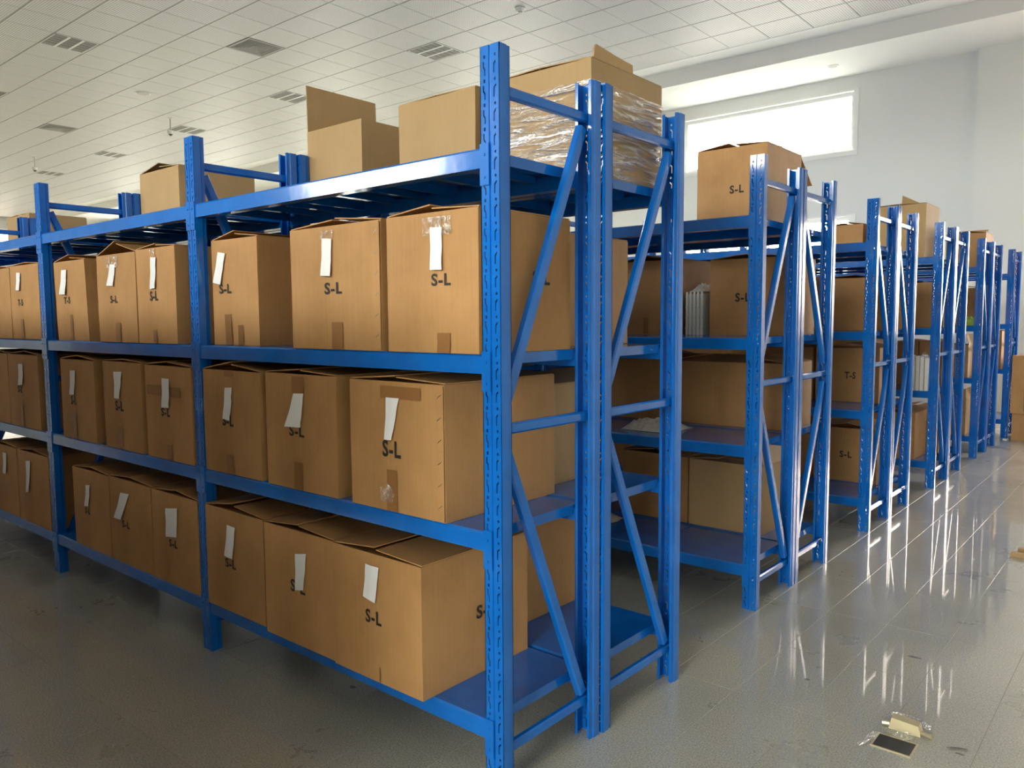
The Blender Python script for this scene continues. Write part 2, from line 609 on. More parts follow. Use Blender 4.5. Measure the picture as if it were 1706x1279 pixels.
WL = [(0.5, 4.5, 3.4, 4.7), (5.6, 9.3, 3.4, 4.7)]  # unseen windows, added to give the far ceiling its sheen
wl = wall_with_windows('wall_left', 0.0, 0.3, WL, CEIL + 0.25, (Y_FRONT - 0.3, Y_BACK + 0.3))
wl.rotation_euler = (0, 0, pi / 2)
wl.location = (ROOM_X0, 0, 0)
pl = MB()
pl.box(-0.92, 0.35, Y_BACK - 0.12, Y_BACK, 0, SOFFIT)
struct(pl.build('trim_2', 'wall'))

wn = 0


def window(w, yc, out, side=None):
    global wn
    wn += 1
    x0, x1, z0, z1 = w
    o = empty('window_%d' % wn, ((x0 + x1) / 2, yc, z0))
    struct(o)
    xc = (x0 + x1) / 2
    f = MB()
    t, dp = 0.055, 0.03
    for a, b, c, d in ((x0, x1, z0, z0 + t), (x0, x1, z1 - t, z1), (x0, x0 + t, z0 + t, z1 - t), (x1 - t, x1, z0 + t, z1 - t)):
        f.box(a - xc, b - xc, -dp, dp, c - z0, d - z0)
    f.build('window_frame', 'frame', o)
    n = 1
    for k in range(1, n):
        m = MB()
        xx = x0 + (x1 - x0) * k / n - xc
        m.box(xx - 0.022, xx + 0.022, -dp * .8, dp * .8, t, z1 - z0 - t)
        m.build('mullion', 'frame', o)
    for k in range(n):
        g = MB()
        a = x0 + (x1 - x0) * k / n - xc + 0.02
        b = x0 + (x1 - x0) * (k + 1) / n - xc - 0.02
        g.box(a, b, -0.003, 0.003, t * .8, z1 - z0 - t * .8)
        g.build('pane', 'dimming' if x0 > 0.6 and out > 0 else 'glass', o)
    if side is not None:
        o.location = (side - yc, xc, z0)
        o.rotation_euler = (0, 0, pi / 2)
    c = MB()  # slim casing standing proud of the wall
    s = -out
    yf = (0 if side is not None else (Y_BACK if out > 0 else Y_FRONT)) - yc
    ya, yb = sorted((yf, yf + s * 0.015))
    e = 0.07
    for a, b, p, q in ((x0 - e, x1 + e, z0 - e, z0), (x0 - e, x1 + e, z1, z1 + e * .4), (x0 - e, x0, z0, z1), (x1, x1 + e, z0, z1)):
        c.box(a - xc, b - xc, ya, yb, p - z0, q - z0)
    c.build('window_casing', 'frame', o)
    if side is not None:
        portal(side - yc - out * 0.12, xc, (z0 + z1) / 2, x1 - x0, z1 - z0, -out, pi / 2)
    else:
        portal(xc, yc + out * 0.12, (z0 + z1) / 2, x1 - x0, z1 - z0, -out)


for w in WB:
    window(w, Y_BACK + 0.1, 1)
for w in WF:
    window(w, Y_FRONT - 0.1, -1)
for w in WL:
    window(w, 0.1, 1, ROOM_X0)

# ------------------------------------------------------------------ upright post mesh (C section with punched slots)
PW, PD, PH, PITCHZ = 0.065, 0.045, 2.0, 0.06
from mathutils.geometry import delaunay_2d_cdt


def punched_strip(w, h, holes):
    """triangulated w x h rectangle with polygon holes; returns verts2d, faces, and hole loops"""
    pts, edges = [(0, 0), (w, 0), (w, h), (0, h)], [(0, 1), (1, 2), (2, 3), (3, 0)]
    for hl in holes:
        n = len(pts)
        pts += hl
        edges += [(n + i, n + (i + 1) % len(hl)) for i in range(len(hl))]
    vs, es, fs, ov, oe, of = delaunay_2d_cdt([Vector(p) for p in pts], edges, [], 0, 1e-6)

    def inside(p, poly):
        c = False
        for i in range(len(poly)):
            a, b = poly[i], poly[i - 1]
            if (a[1] > p[1]) != (b[1] > p[1]) and p[0] < (b[0] - a[0]) * (p[1] - a[1]) / (b[1] - a[1]) + a[0]:
                c = not c
        return c
    out = []
    for f in fs:
        ct = sum((vs[i] for i in f), Vector((0, 0))) / len(f)
        if not any(inside(ct, hl) for hl in holes):
            a = vs[f[1]] - vs[f[0]]
            b = vs[f[2]] - vs[f[0]]
            if abs(a.x * b.y - a.y * b.x) > 1e-12:
                out.append(tuple(f) if a.x * b.y - a.y * b.x > 0 else tuple(f)[::-1])
    return [tuple(v) for v in vs], out


def make_post():
    mb = MB()
    T = 0.002
    cw = 0.0285  # width of each punched column
    sq = [(0.0115, 0.048), (0.0175, 0.048), (0.0175, 0.0565), (0.0115, 0.0565)]
    zig = [(0.009, 0.041), (0.0135, 0.041), (0.0135, 0.028), (0.018, 0.022), (0.018, 0.006), (0.0145, 0.006), (0.0145, 0.0195), (0.009, 0.026)]
    rd = [(0.0145 + 0.0034 * cos(t), 0.0525 + 0.0042 * sin(t)) for t in [i * pi / 3 for i in range(6)]]
    arc = [(0.009, 0.008), (0.0125, 0.008), (0.0125, 0.029), (0.019, 0.036), (0.017, 0.040), (0.009, 0.032)]
    strips = [(-PW, [sq, zig]), (-cw, [rd, arc])]
    nz = int(PH / PITCHZ)
    for xs, holes in strips:
        vs, fs = punched_strip(cw, PITCHZ, holes)
        for k in range(nz + 1):
            zb = k * PITCHZ
            if zb + PITCHZ > PH + 1e-6:
                hh = PH - zb
                if hh > 1e-3:
                    mb.box(xs, xs + cw, 0, T, zb, PH)
                continue
            n = len(mb.v)
            mb.v += [(xs + a, 0.0, zb + b) for a, b in vs]
            mb.f += [tuple(n + i for i in f) for f in fs]
            n = len(mb.v)
            mb.v += [(xs + a, T, zb + b) for a, b in vs]
            mb.f += [tuple(n + i for i in f)[::-1] for f in fs]
            for hl in holes:
                for i in range(len(hl)):
                    a, b = hl[i], hl[(i + 1) % len(hl)]
                    mb.quad((xs + a[0], 0, zb + a[1]), (xs + b[0], 0, zb + b[1]), (xs + b[0], T, zb + b[1]), (xs + a[0], T, zb + a[1]))

    def sheet(p):  # thin-walled strip along a 2D path, full height
        for (a, b) in zip(p, p[1:]):
            d = (Vector(b) - Vector(a)).normalized()
            nn = Vector((-d.y, d.x)) * T
            mb.hexa([(a[0], a[1], 0), (b[0], b[1], 0), (b[0] + nn.x, b[1] + nn.y, 0), (a[0] + nn.x, a[1] + nn.y, 0),
                     (a[0], a[1], PH), (b[0], b[1], PH), (b[0] + nn.x, b[1] + nn.y, PH), (a[0] + nn.x, a[1] + nn.y, PH)])
    xa, xb = -PW + cw, -cw
    sheet([(xa, 0), (xa + 0.0015, 0.0035), (xb - 0.0015, 0.0035), (xb, 0)])          # centre groove
    sheet([(0, 0), (0, 0.028), (-0.0035, 0.032), (-0.0035, PD), (-0.014, PD)])         # right flange and lip
    sheet([(-PW + 0.014, PD), (-PW + 0.0035, PD), (-PW + 0.0035, 0.032), (-PW, 0.028), (-PW, 0)])
    return mb.mesh('upright_post', 'blue')


POST = make_post()
L_BAY = 1.5284
ZLEV = [1.7485, 1.214, 0.735, 0.2085]
BEAM_H = 0.052


def make_beam(w):
    mb = MB()
    c = 0.006
    # P-section beam: front face, stepped top ledge
    prof = [(0.0, 0.0), (0.0, BEAM_H - c), (c, BEAM_H), (0.022, BEAM_H), (0.022, BEAM_H - 0.012), (0.040, BEAM_H - 0.012), (0.040, 0.0)]
    n = len(prof)
    for x in (-w, 0):
        mb.v += [(x, a, b - BEAM_H) for a, b in prof]
    mb.f += [(i, (i + 1) % n, n + (i + 1) % n, n + i) for i in range(n)]
    mb.f += [tuple(range(n))[::-1], tuple(range(n, 2 * n))]
    return mb.mesh('beam', 'blue')


BEAM = make_beam(L_BAY - PW)


def make_plate():
    mb = MB()
    mb.hexa([(-0.031, -0.0045, -0.098), (0.0, -0.0045, -0.098), (0.0, 0.0, -0.098), (-0.031, 0.0, -0.098), (-0.031, -0.0045, 0.008), (0.0, -0.0045, 0.008), (0.0, 0.0, 0.008), (-0.031, 0.0, 0.008)])
    for z in (-0.02, -0.078):
        mb.tube((-0.016, -0.0045, z), (-0.016, -0.0065, z), 0.0042, 8)
    return mb.mesh('beam_connector', 'blue')


PLATE = make_plate()


def make_deck(w, d):
    mb = MB()
    # deck pans: three folded sheets side by side with stiffener ribs beneath
    n = 3
    pw = w / n
    for k in range(n):
        a, b = -w + k * pw + 0.0008, -w + (k + 1) * pw - 0.0008
        mb.box(a, b, 0.023, d - 0.023, -0.0020, 0.0)
        for xx in (a, b - 0.0015):
            mb.box(xx, xx + 0.0015, 0.041, d - 0.041, -0.030, -0.0020)
        for q in (1, 2):
            xc = a + pw * q / 3
            mb.box(xc - 0.012, xc + 0.012, 0.041, d - 0.041, -0.022, -0.0020)
    return mb.mesh('shelf_deck', 'blue')


decks = {}


def rack(label, x0, y0, D, nb, patt, zlev, group, faces=(1, 1)):
    t = empty('storage_rack', (x0, y0, 0))
    tag(t, label, 'rack', group)
    key = round(D, 3)
    if key not in decks:
        decks[key] = make_deck(L_BAY - PW - 0.004, D)
    dk = decks[key]
    b0 = MB()
    b0.bar((0.012, 1.895), (D - 0.012, 1.895), 0.030, 0.022, 0)
    tb = b0.mesh('crossbar', 'blue')
    dg = {}
    for pt in ('B', 'F'):
        y1, y2 = (D - 0.055, 0.045) if pt == 'B' else (0.055, D - 0.045)
        m1, m2 = MB(), MB()
        m1.bar((y1, 1.862), (y2, 1.07), 0.034, 0.026, 0)
        m2.bar((y2, 0.965), (y1, 0.15), 0.034, 0.026, 0)
        dg[pt] = (m1.mesh('diagonal_brace', 'blue'), m2.mesh('diagonal_brace', 'blue'))
    for k in range(nb + 1):
        x = -k * L_BAY
        put('upright_post', POST, t, (x, 0, 0))
        put('upright_post', POST, t, (x - PW, D, 0), (0, 0, pi))
        for zc in (1.895, 1.012, 0.118):
            put('crossbar', tb, t, (x - 0.033, 0, zc - 1.895))
        pp = patt if k == 0 else 'F'
        put('diagonal_brace', dg[pp][0], t, (x - 0.033, 0, 0))
        put('diagonal_brace', dg[pp][1], t, (x - 0.033, 0, 0))
    for k in range(nb):
        xr = -k * L_BAY - PW
        for z in zlev:
            for fr in (0, 1):
                if fr == 0:
                    b = put('beam', BEAM, t, (xr, 0, z))
                    if not faces[0]:
                        continue
                    put('beam_connector', PLATE, b, (0.031, 0, 0))
                    put('beam_connector', PLATE, b, (-(L_BAY - PW) - 0.001, 0, 0))
                else:
                    b = put('beam', BEAM, t, (xr - (L_BAY - PW), D, z), (0, 0, pi))
                    if not faces[1]:
                        continue
                    put('beam_connector', PLATE, b, (0.031, 0, 0))
                    put('beam_connector', PLATE, b, (-(L_BAY - PW) - 0.001, 0, 0))
            put('shelf_deck', dk, t, (xr - 0.002, 0, z - 0.0005))
    return t


D1, GAP, D2 = 0.457, 0.0126, 0.4882
GR = 'blue storage racks in rows'
rack('near front blue rack run holding labelled cartons, its end post nearest the lens', 0.0, 0.0, D1, 4, 'B', ZLEV, GR, (1, 0))
rack('rear blue rack run standing back to back behind the near front run', 0.008, D1 + GAP, D2, 4, 'B', ZLEV, GR, (0, 1))
rows = [(-0.046, 1.769, 'B', 'F', 4, 'second'), (-0.050, 3.445, 'F', 'F', 3, 'third'), (-0.035, 5.044, 'B', 'B', 3, 'fourth'), (-0.039, 6.686, 'F', 'F', 3, 'fifth'), (-0.023, 8.251, 'F', None, 3, 'sixth')]
DD = 0.457
ZL2 = [1.7485, 1.216, 0.7385, 0.2]
for (x0, y0, p1, p2, nb, nm) in rows:
    rack('aisle-facing front run of the %s row of blue racks from the camera' % nm if nm != 'sixth' else 'blue rack run of the sixth and farthest row, beside the floor cartons', x0, y0, DD, nb, p1, ZL2, GR, (1, 0))
    if p2:
        rack('rear run of the %s row of blue racks from the camera' % nm, x0, y0 + DD + 0.0126, DD, nb, p2, ZL2, GR, (0, 1))

# ------------------------------------------------------------------ cartons
_txt = {}


def text_mesh(s):
    if s in _txt:
        return _txt[s]
    cu = bpy.data.curves.new('lettering', 'FONT')
    cu.body = s
    cu.align_x = 'CENTER'
    cu.align_y = 'CENTER'
    cu.size = 1.0
    cu.offset = 0.03
    cu.resolution_u = 3
    cu.space_character = 1.12
    ob = bpy.data.objects.new('lettering', cu)
    C.objects.link(ob)
    dg = bpy.context.evaluated_depsgraph_get()
    dg.update()
    me = bpy.data.meshes.new_from_object(ob.evaluated_get(dg))
    me.materials.clear()
    me.materials.append(M['ink'])
    xs = [v.co.x for v in me.vertices]
    ys = [v.co.y for v in me.vertices]
    w, h = max(xs) - min(xs), max(ys) - min(ys)
    cx, cy = (max(xs) + min(xs)) / 2, (max(ys) + min(ys)) / 2
    for v in me.vertices:
        v.co.x = (v.co.x - cx) / w
        v.co.y = (v.co.y - cy) / h
    me.update()
    C.objects.unlink(ob)
    _txt[s] = me
    return me


def carton(label, x0, x1, y0, y1, z0, h, group, yaw=0.0, flaps=(8, 8, -4, -4), paper=None, text=None, side=None, tape=None,
           seam=False, dx=0.0, mat='card', bulge=0.0025, flen=None, ctape=None, seed=None, name='cardboard_box', cat='box', patch=None):
    w, d = x1 - x0, y1 - y0
    xc, yc = (x0 + x1) / 2, (y0 + y1) / 2
    t = empty(name, (xc, yc, z0), yaw)
    tag(t, label, cat, group)
    rnd = random.Random(hash((round(x0, 3), round(y0, 3), round(z0, 3))) if seed is None else seed)
    off = Vector((rnd.uniform(0, 50), rnd.uniform(0, 50), rnd.uniform(0, 50)))
    hw, hd, T = w / 2, d / 2, 0.0045
    nx, nz = 6, 6
    # perimeter samples (corner to corner)
    cor = [(-hw, -hd), (hw, -hd), (hw, hd), (-hw, hd)]
    nor = [(0, -1), (1, 0), (0, 1), (-1, 0)]
    ring = []
    for s in range(4):
        a, b = cor[s], cor[(s + 1) % 4]
        for i in range(nx):
            u = i / nx
            ring.append((a[0] + (b[0] - a[0]) * u, a[1] + (b[1] - a[1]) * u, nor[s], sin(pi * u)))
    NR = len(ring)
    mb = MB()
    for k in range(nz + 1):
        v = k / nz
        z = v * h
        for (x, y, n, su) in ring:
            nn = noise.noise(Vector((x * 5, y * 5, z * 5)) + off)
            g = bulge * su * sin(pi * v) + (0.0012 * nn) + (0.0015 if su < 1e-6 else 0) * noise.noise(Vector((x * 9, y * 9, z * 22)) + off)
            mb.v.append((x + n[0] * g + dx * v, y + n[1] * g, z))
    for k in range(nz):
        for i in range(NR):
            j = (i + 1) % NR
            mb.f.append((k * NR + i, k * NR + j, (k + 1) * NR + j, (k + 1) * NR + i))
    # inner wall and rim
    base = len(mb.v)
    for zz in (h, 0.006):
        for (x, y) in cor:
            mb.v.append((x * (1 - T / hw) + dx * (1 if zz == h else 0), y * (1 - T / hd), zz))
    for s in range(4):
        q = (s + 1) % 4
        mb.f.append((base + q, base + s, base + 4 + s, base + 4 + q))
        top = nz * NR
        outer = [top + (s * nx + i) % NR for i in range(nx + 1)]
        mb.f.append(tuple(outer) + (base + q, base + s))
    mb.f.append((base + 4, base + 5, base + 6, base + 7))
    mb.f.append(tuple(i for i in range(NR))[::-1])
    body = mb.build('carton_body', mat, t)
    for p in body.data.polygons:
        p.use_smooth = False
    fl_ = flen if flen else min(w, d) / 2 * 0.985
    if isinstance(fl_, (int, float)):
        fl_ = (fl_,) * 4
    # flaps: left, right, front, back
    defs = [((-hw, -hd), (-hw, hd), (1, 0)), ((hw, hd), (hw, -hd), (-1, 0)), ((hw, -hd), (-hw, -hd), (0, 1)), ((-hw, hd), (hw, hd), (0, -1))]
    for idx, (a, b, di) in enumerate(defs):
        ang = flaps[idx]
        if ang is None:
            continue
        m = MB()
        segs = 3
        pts = []
        cur, ca = Vector((0, 0)), radians(ang)
        bend = radians(rnd.uniform(-5, 3)) / segs if abs(ang) > 5 else 0
        dz = -0.004 if idx >= 2 and abs(ang) < 30 else 0.0008
        pts.append(cur.copy())
        for s in range(segs):
            ca += bend
            cur = cur + Vector((cos(ca), sin(ca))) * fl_[idx] / segs
            pts.append(cur.copy())
        ea = 0.004
        for s in range(segs + 1):
            p = pts[s]
            for (c0, sg) in ((a, 1), (b, -1)):
                ex = Vector((b[0] - a[0], b[1] - a[1])).normalized() * ea * sg
                for tz in (0, 0.0035):
                    q = pts[min(s + 1, segs)] - pts[max(s - 1, 0)]
                    q = Vector((-q.y, q.x)).normalized() * tz
                    mb_x = c0[0] + ex.x + di[0] * (p.x + q.x) + dx
                    mb_y = c0[1] + ex.y + di[1] * (p.x + q.x)
                    m.v.append((mb_x, mb_y, h + dz + p.y + q.y))
        for s in range(segs):
            o = s * 4
            m.f += [(o, o + 2, o + 6, o + 4), (o + 1, o + 5, o + 7, o + 3), (o, o + 4, o + 5, o + 1), (o + 2, o + 3, o + 7, o + 6)]
        m.f += [(0, 1, 3, 2), (segs * 4, segs * 4 + 2, segs * 4 + 3, segs * 4 + 1)]
        m.build('flap', mat, t)
    F = -hd - bulge * 1.0 - 0.0012

    def loc(px, pz, e=0.0):
        return (px - xc, F - e, pz - z0)
    if text:
        s, a, b, c, e = text
        o = put('printed_lettering', text_mesh(s), t, loc((a + c) / 2, (b + e) / 2, 0.0004), (pi / 2, 0, 0), (c - a, e - b, 1))
    if side is not None:
        s, ya, za, yb, zb = side
        put('printed_lettering', text_mesh(s), t, (hw + bulge + 0.0016, (ya + yb) / 2 - yc, (za + zb) / 2 - z0), (pi / 2, 0, pi / 2), (yb - ya, zb - za, 1))
    if tape:
        ta, tb_, tz0, tz1 = tape
        m = MB()
        n = 4
        for k in range(n + 1):
            z = tz0 + (tz1 - tz0) * k / n
            j = rnd.uniform(-.002, .002)
            m.v += [loc(ta + j, z, 0.0002), loc(tb_ + j, z, 0.0002 + rnd.uniform(0, .001))]
        m.f += [(2 * k, 2 * k + 1, 2 * k + 3, 2 * k + 2) for k in range(n)]
        m.build('tape_strip', 'tape', t)
    if patch:
        pa, pb, pz0, pz1 = patch
        m = MB()
        m.quad(loc(pa, pz0, .0002), loc(pb, pz0, .0002), loc(pb, pz1, .0002), loc(pa, pz1, .0002))
        m.build('tape_strip', 'tape', t)
    if ctape:
        ta, tb_, tz0, tz1 = ctape
        m = MB()
        n = 5
        for k in range(n + 1):
            for q in range(n + 1):
                m.v.append(loc(ta + (tb_ - ta) * q / n, tz0 + (tz1 - tz0) * k / n, 0.001 + rnd.uniform(0, 0.003)))
        for k in range(n):
            for q in range(n):
                a_ = k * (n + 1) + q
                m.f.append((a_, a_ + 1, a_ + n + 2, a_ + n + 1))
        m.build('clear_tape', 'ctape', t)
    if paper:
        tl, tr, br, bl = paper
        m = MB()
        n = 7
        curl = rnd.uniform(0.002, 0.006)
        for k in range(n + 1):
            v = k / n
            xl = tl[0] + (bl[0] - tl[0]) * v
            xr = tr[0] + (br[0] - tr[0]) * v
            za = tl[1] + (bl[1] - tl[1]) * v
            zb = tr[1] + (br[1] - tr[1]) * v
            pin = 0.0012 * sin(pi * v) * (xr - xl) / 0.05
            e = 0.0018 + curl * v * v + 0.0006 * sin(3 * pi * v)
            m.v += [loc(xl + pin * .5, za, e), loc((xl + xr) / 2, (za + zb) / 2, e + .002), loc(xr - pin * .5, zb, e + rnd.uniform(0, .002))]
        for k in range(n):
            for q in range(2):
                a_ = k * 3 + q
                m.f.append((a_ + 3, a_ + 4, a_ + 1, a_))
        m.build('paper_label', 'paper', t)
    if seam:
        m = MB()
        m.box(hw - 0.030, hw - 0.001, F - 0.0022, F - 0.0002, 0.004, h - 0.004)
        sm = m.build('seam_strip', mat, t)
        for k in range(6):
            m = MB()
            zz = h * (0.1 + 0.16 * k)
            m.hexa([(hw - 0.024, F - .0034, zz), (hw - 0.010, F - .0034, zz + .010), (hw - 0.010, F - .0024, zz + .010), (hw - 0.024, F - .0024, zz),
                    (hw - 0.024, F - .0034, zz + .0018), (hw - 0.010, F - .0034, zz + .0118), (hw - 0.010, F - .0024, zz + .0118), (hw - 0.024, F - .0024, zz + .0018)])
            m.build('staple', 'staple', sm)
    return t


GA, GB, GC, GT = 'cartons on the upper covered shelf', 'cartons on the middle shelf', 'cartons on the bottom shelf', 'cartons on top of the near racks'
zA, zB, zC, zT = 1.2142, 0.7352, 0.2087, 1.7487
SL = 'S-L'
# near bay, upper covered shelf
carton('shorter-looking carton at the left end of the near bay\'s upper shelf, wide dark side showing', -1.512, -1.215, 0.052, 0.44, zA, 0.395, GA, yaw=0.03,
       flaps=(9, 6, -4, -4), paper=[(-1.461, 1.565), (-1.412, 1.557), (-1.446, 1.442), (-1.499, 1.451)], text=(SL, -1.462, 1.408, -1.381, 1.444), tape=(-1.43, -1.385, 1.216, 1.33), patch=(-1.345, -1.31, 1.216, 1.29))
carton('middle carton of three on the near bay\'s upper shelf, straight slip above S-L, stapled edge', -0.915, -0.462, -0.003, 0.445, zA, 0.385, GA,
       flaps=(4, 5, -5, -5), paper=[(-0.738, 1.562), (-0.688, 1.558), (-0.692, 1.443), (-0.743, 1.446)], text=(SL, -0.732, 1.387, -0.644, 1.424), tape=(-0.70, -0.645, 1.216, 1.30), seam=True, ctape=(-0.745, -0.68, 1.56, 1.585))
carton('large carton beside the near end post on the upper shelf, glossy tape over its slip', -0.432, -0.071, -0.006, 0.40, zA, 0.385, GA,
       flaps=(7, 3, -5, -5), paper=[(-0.247, 1.558), (-0.2, 1.555), (-0.198, 1.441), (-0.244, 1.442)], text=(SL, -0.245, 1.398, -0.17, 1.432), side=('S-L', 0.215, 1.403, 0.295, 1.443),
       tape=(-0.225, -0.175, 1.216, 1.27), ctape=(-0.275, -0.165, 1.535, 1.585))
# second bay upper
carton('leftmost carton of the second bay\'s upper shelf, leaning, marked T-S', -2.96, -2.592, 0.02, 0.42, zA, 0.385, GA, dx=-0.02,
       flaps=(9, 4, -4, -4), paper=[(-2.872, 1.558), (-2.807, 1.556), (-2.825, 1.438), (-2.899, 1.44)], text=('T-S', -2.86, 1.393, -2.785, 1.427), tape=(-2.80, -2.765, 1.216, 1.34))
carton('carton with a raised gable of open flaps in the second bay\'s upper shelf', -2.426, -2.046, 0.0, 0.43, zA, 0.385, GA,
       flaps=(15, 12, -12, -4), paper=[(-2.277, 1.556), (-2.224, 1.554), (-2.248, 1.461), (-2.316, 1.464)], text=(SL, -2.292, 1.386, -2.219, 1.419), tape=(-2.25, -2.20, 1.216, 1.30), ctape=(-2.31, -2.2, 1.54, 1.59))
carton('carton right of the gabled one in the second bay\'s upper shelf, long straight slip', -2.036, -1.703, 0.0, 0.43, zA, 0.39, GA,
       flaps=(5, 3, -4, -4), paper=[(-1.896, 1.566), (-1.848, 1.564), (-1.859, 1.44), (-1.905, 1.437)], text=(SL, -1.916, 1.389, -1.848, 1.429), tape=(-1.90, -1.87, 1.216, 1.27), ctape=(-1.90, -1.86, 1.565, 1.60))
carton('T-S carton at the upper shelf\'s right end in the far left bay', -3.535, -3.128, 0.0, 0.43, zA, 0.39, GA,
       flaps=(3, 3, -4, -4), paper=[(-3.422, 1.567), (-3.365, 1.564), (-3.379, 1.473), (-3.434, 1.474)], text=('T-S', -3.426, 1.39, -3.354, 1.426), tape=(-3.40, -3.36, 1.216, 1.32))
carton('carton cut by the picture\'s left edge on the upper shelf', -3.95, -3.545, 0.0, 0.43, zA, 0.385, GA, flaps=(3, 4, -4, -4))
# near bay, middle shelf
carton('carton with lifted top flaps at the near bay middle shelf\'s left end', -1.519, -1.13, 0.0, 0.43, zB, 0.388, GB,
       flaps=(8.5, 7, -8, -4), paper=[(-1.355, 1.059), (-1.304, 1.062), (-1.318, 0.939), (-1.369, 0.943)], text=(SL, -1.381, 0.916, -1.304, 0.958), tape=(-1.36, -1.31, 0.737, 0.81), patch=(-1.36, -1.30, 1.10, 1.122))
carton('carton with a wide flared slip and a second scrap in the near bay\'s middle shelf', -1.092, -0.694, 0.0, 0.43, zB, 0.392, GB,
       flaps=(4, 3, -4, -4), paper=[(-0.92, 1.062), (-0.863, 1.065), (-0.877, 0.951), (-0.97, 0.947)], text=(SL, -0.951, 0.917, -0.866, 0.955), tape=(-0.93, -0.88, 0.737, 0.83), patch=(-0.93, -0.86, 1.065, 1.12))
bx = carton('big carton beside the near end post on the middle shelf, torn tape pocket below S-L', -0.623, -0.207, -0.002, 0.50, zB, 0.390, GB,
            flaps=(4, 3, -3, -3), paper=[(-0.448, 1.078), (-0.39, 1.078), (-0.42, 0.953), (-0.453, 0.952)], text=(SL, -0.469, 0.899, -0.388, 0.95), tape=(-0.452, -0.405, 0.737, 0.862),
            seam=True, patch=(-0.475, -0.30, 1.075, 1.112))
# torn plastic pocket hanging at the bottom of the tape
m = MB()
for k, (a, b, c) in enumerate([(-0.045, -0.262, 0.07), (-0.01, -0.262, 0.085), (0.022, -0.262, 0.06), (0.015, -0.268, 0.028), (-0.03, -0.272, 0.035), (-0.008, -0.278, 0.05)]):
    m.v.append((a - 0.015, b, c))
m.f = [(0, 1, 5), (1, 2, 5), (2, 3, 5), (3, 4, 5), (4, 0, 5)]
m.build('torn_pocket', 'ctape', bx)
m = MB()
m.quad((-0.515 + .415, -0.2565, 0.337), (-0.45 + .415, -0.2565, 0.339), (-0.45 + .415, -0.2565, 0.355), (-0.515 + .415, -0.2565, 0.353))
# second bay, middle shelf
carton('leftmost carton on the second bay\'s middle shelf, taped top edge', -2.905, -2.512, 0.0, 0.43, zB, 0.388, GB,
       flaps=(7, 5, -4, -4), paper=[(-2.776, 1.069), (-2.713, 1.072), (-2.728, 0.954), (-2.787, 0.951)], text=(SL, -2.783, 0.903, -2.719, 0.946), tape=(-2.77, -2.73, 0.737, 0.87))
carton('carton with a bright curled slip in the second bay middle shelf\'s centre', -2.415, -2.04, 0.0, 0.43, zB, 0.392, GB,
       flaps=(3, 3, -4, -4), paper=[(-2.293, 1.082), (-2.21, 1.085), (-2.235, 0.964), (-2.285, 0.964)], text=(SL, -2.291, 0.908, -2.21, 0.953), tape=(-2.27, -2.23, 0.737, 0.84))
carton('rightmost carton on the second bay\'s middle shelf, a stained band below its slip top', -2.0, -1.612, 0.0, 0.43, zB, 0.388, GB,
       flaps=(5, 4, -4, -4), paper=[(-1.842, 1.073), (-1.778, 1.073), (-1.781, 0.955), (-1.845, 0.952)], text=(SL, -1.86, 0.916, -1.785, 0.951), tape=(-1.82, -1.78, 0.737, 0.80), patch=(-1.98, -1.70, 1.0, 1.04))
carton('carton left of the second post on the middle shelf, curved slip, far left bay', -3.645, -3.205, 0.0, 0.43, zB, 0.395, GB,
       flaps=(4, 5, -4, -4), paper=[(-3.472, 1.078), (-3.404, 1.081), (-3.409, 0.968), (-3.475, 0.963)], text=(SL, -3.502, 0.922, -3.431, 0.96), tape=(-3.48, -3.44, 0.737, 0.86))
carton('sliver of a carton at the picture\'s left edge on the middle shelf', -4.07, -3.655, 0.0, 0.43, zB, 0.395, GB, flaps=(4, 6, -4, -4))
# near bay, bottom shelf
carton('leftmost carton on the near bay\'s bottom shelf, flaps parted', -1.518, -1.118, -0.012, 0.42, zC, 0.390, GC,
       flaps=(6, 5, -9, -4), paper=[(-1.353, 0.545), (-1.294, 0.543), (-1.316, 0.421), (-1.373, 0.424)], text=(SL, -1.376, 0.38, -1.302, 0.415))
carton('carton with an hourglass-shaped slip over its print, near bay\'s bottom shelf centre', -1.083, -0.69, -0.03, 0.40, zC, 0.395, GC,
       flaps=(5, 4, -10, -4), paper=[(-0.893, 0.526), (-0.829, 0.538), (-0.847, 0.411), (-0.895, 0.401)], text=(SL, -0.925, 0.392, -0.842, 0.435))
carton('large front carton nearest the floor and end post, S-L on two sides', -0.683, -0.275, -0.038, 0.44, zC, 0.395, GC,
       flaps=(5, 3, -9, -4), paper=[(-0.515, 0.57), (-0.453, 0.569), (-0.468, 0.458), (-0.525, 0.467)], text=(SL, -0.521, 0.388, -0.447, 0.43), side=('S-L', 0.188, 0.385, 0.272, 0.428), tape=(-0.46, -0.455, 0.212, 0.26))
# second bay, bottom shelf
carton('leftmost carton on the second bay\'s bottom shelf, an empty gap at its left', -2.82, -2.412, 0.0, 0.43, zC, 0.385, GC,
       flaps=(4, 4, -7, -4), paper=[(-2.658, 0.52), (-2.607, 0.527), (-2.625, 0.422), (-2.673, 0.417)], text=(SL, -2.681, 0.378, -2.626, 0.408))
carton('carton with a slanted slip on the second bay\'s bottom shelf', -2.404, -1.997, 0.0, 0.43, zC, 0.388, GC,
       flaps=(6, 4, -6, -4), paper=[(-2.28, 0.536), (-2.192, 0.541), (-2.275, 0.412), (-2.348, 0.412)], text=(SL, -2.278, 0.378, -2.204, 0.41))
bx = carton('carton with the broad upright slip on the second bay bottom shelf\'s right end', -1.988, -1.600, 0.0, 0.43, zC, 0.385, GC,
            flaps=(4, 5, -5, -4), paper=[(-1.86, 0.528), (-1.754, 0.544), (-1.764, 0.421), (-1.86, 0.408)], text=(SL, -1.84, 0.37, -1.768, 0.402))
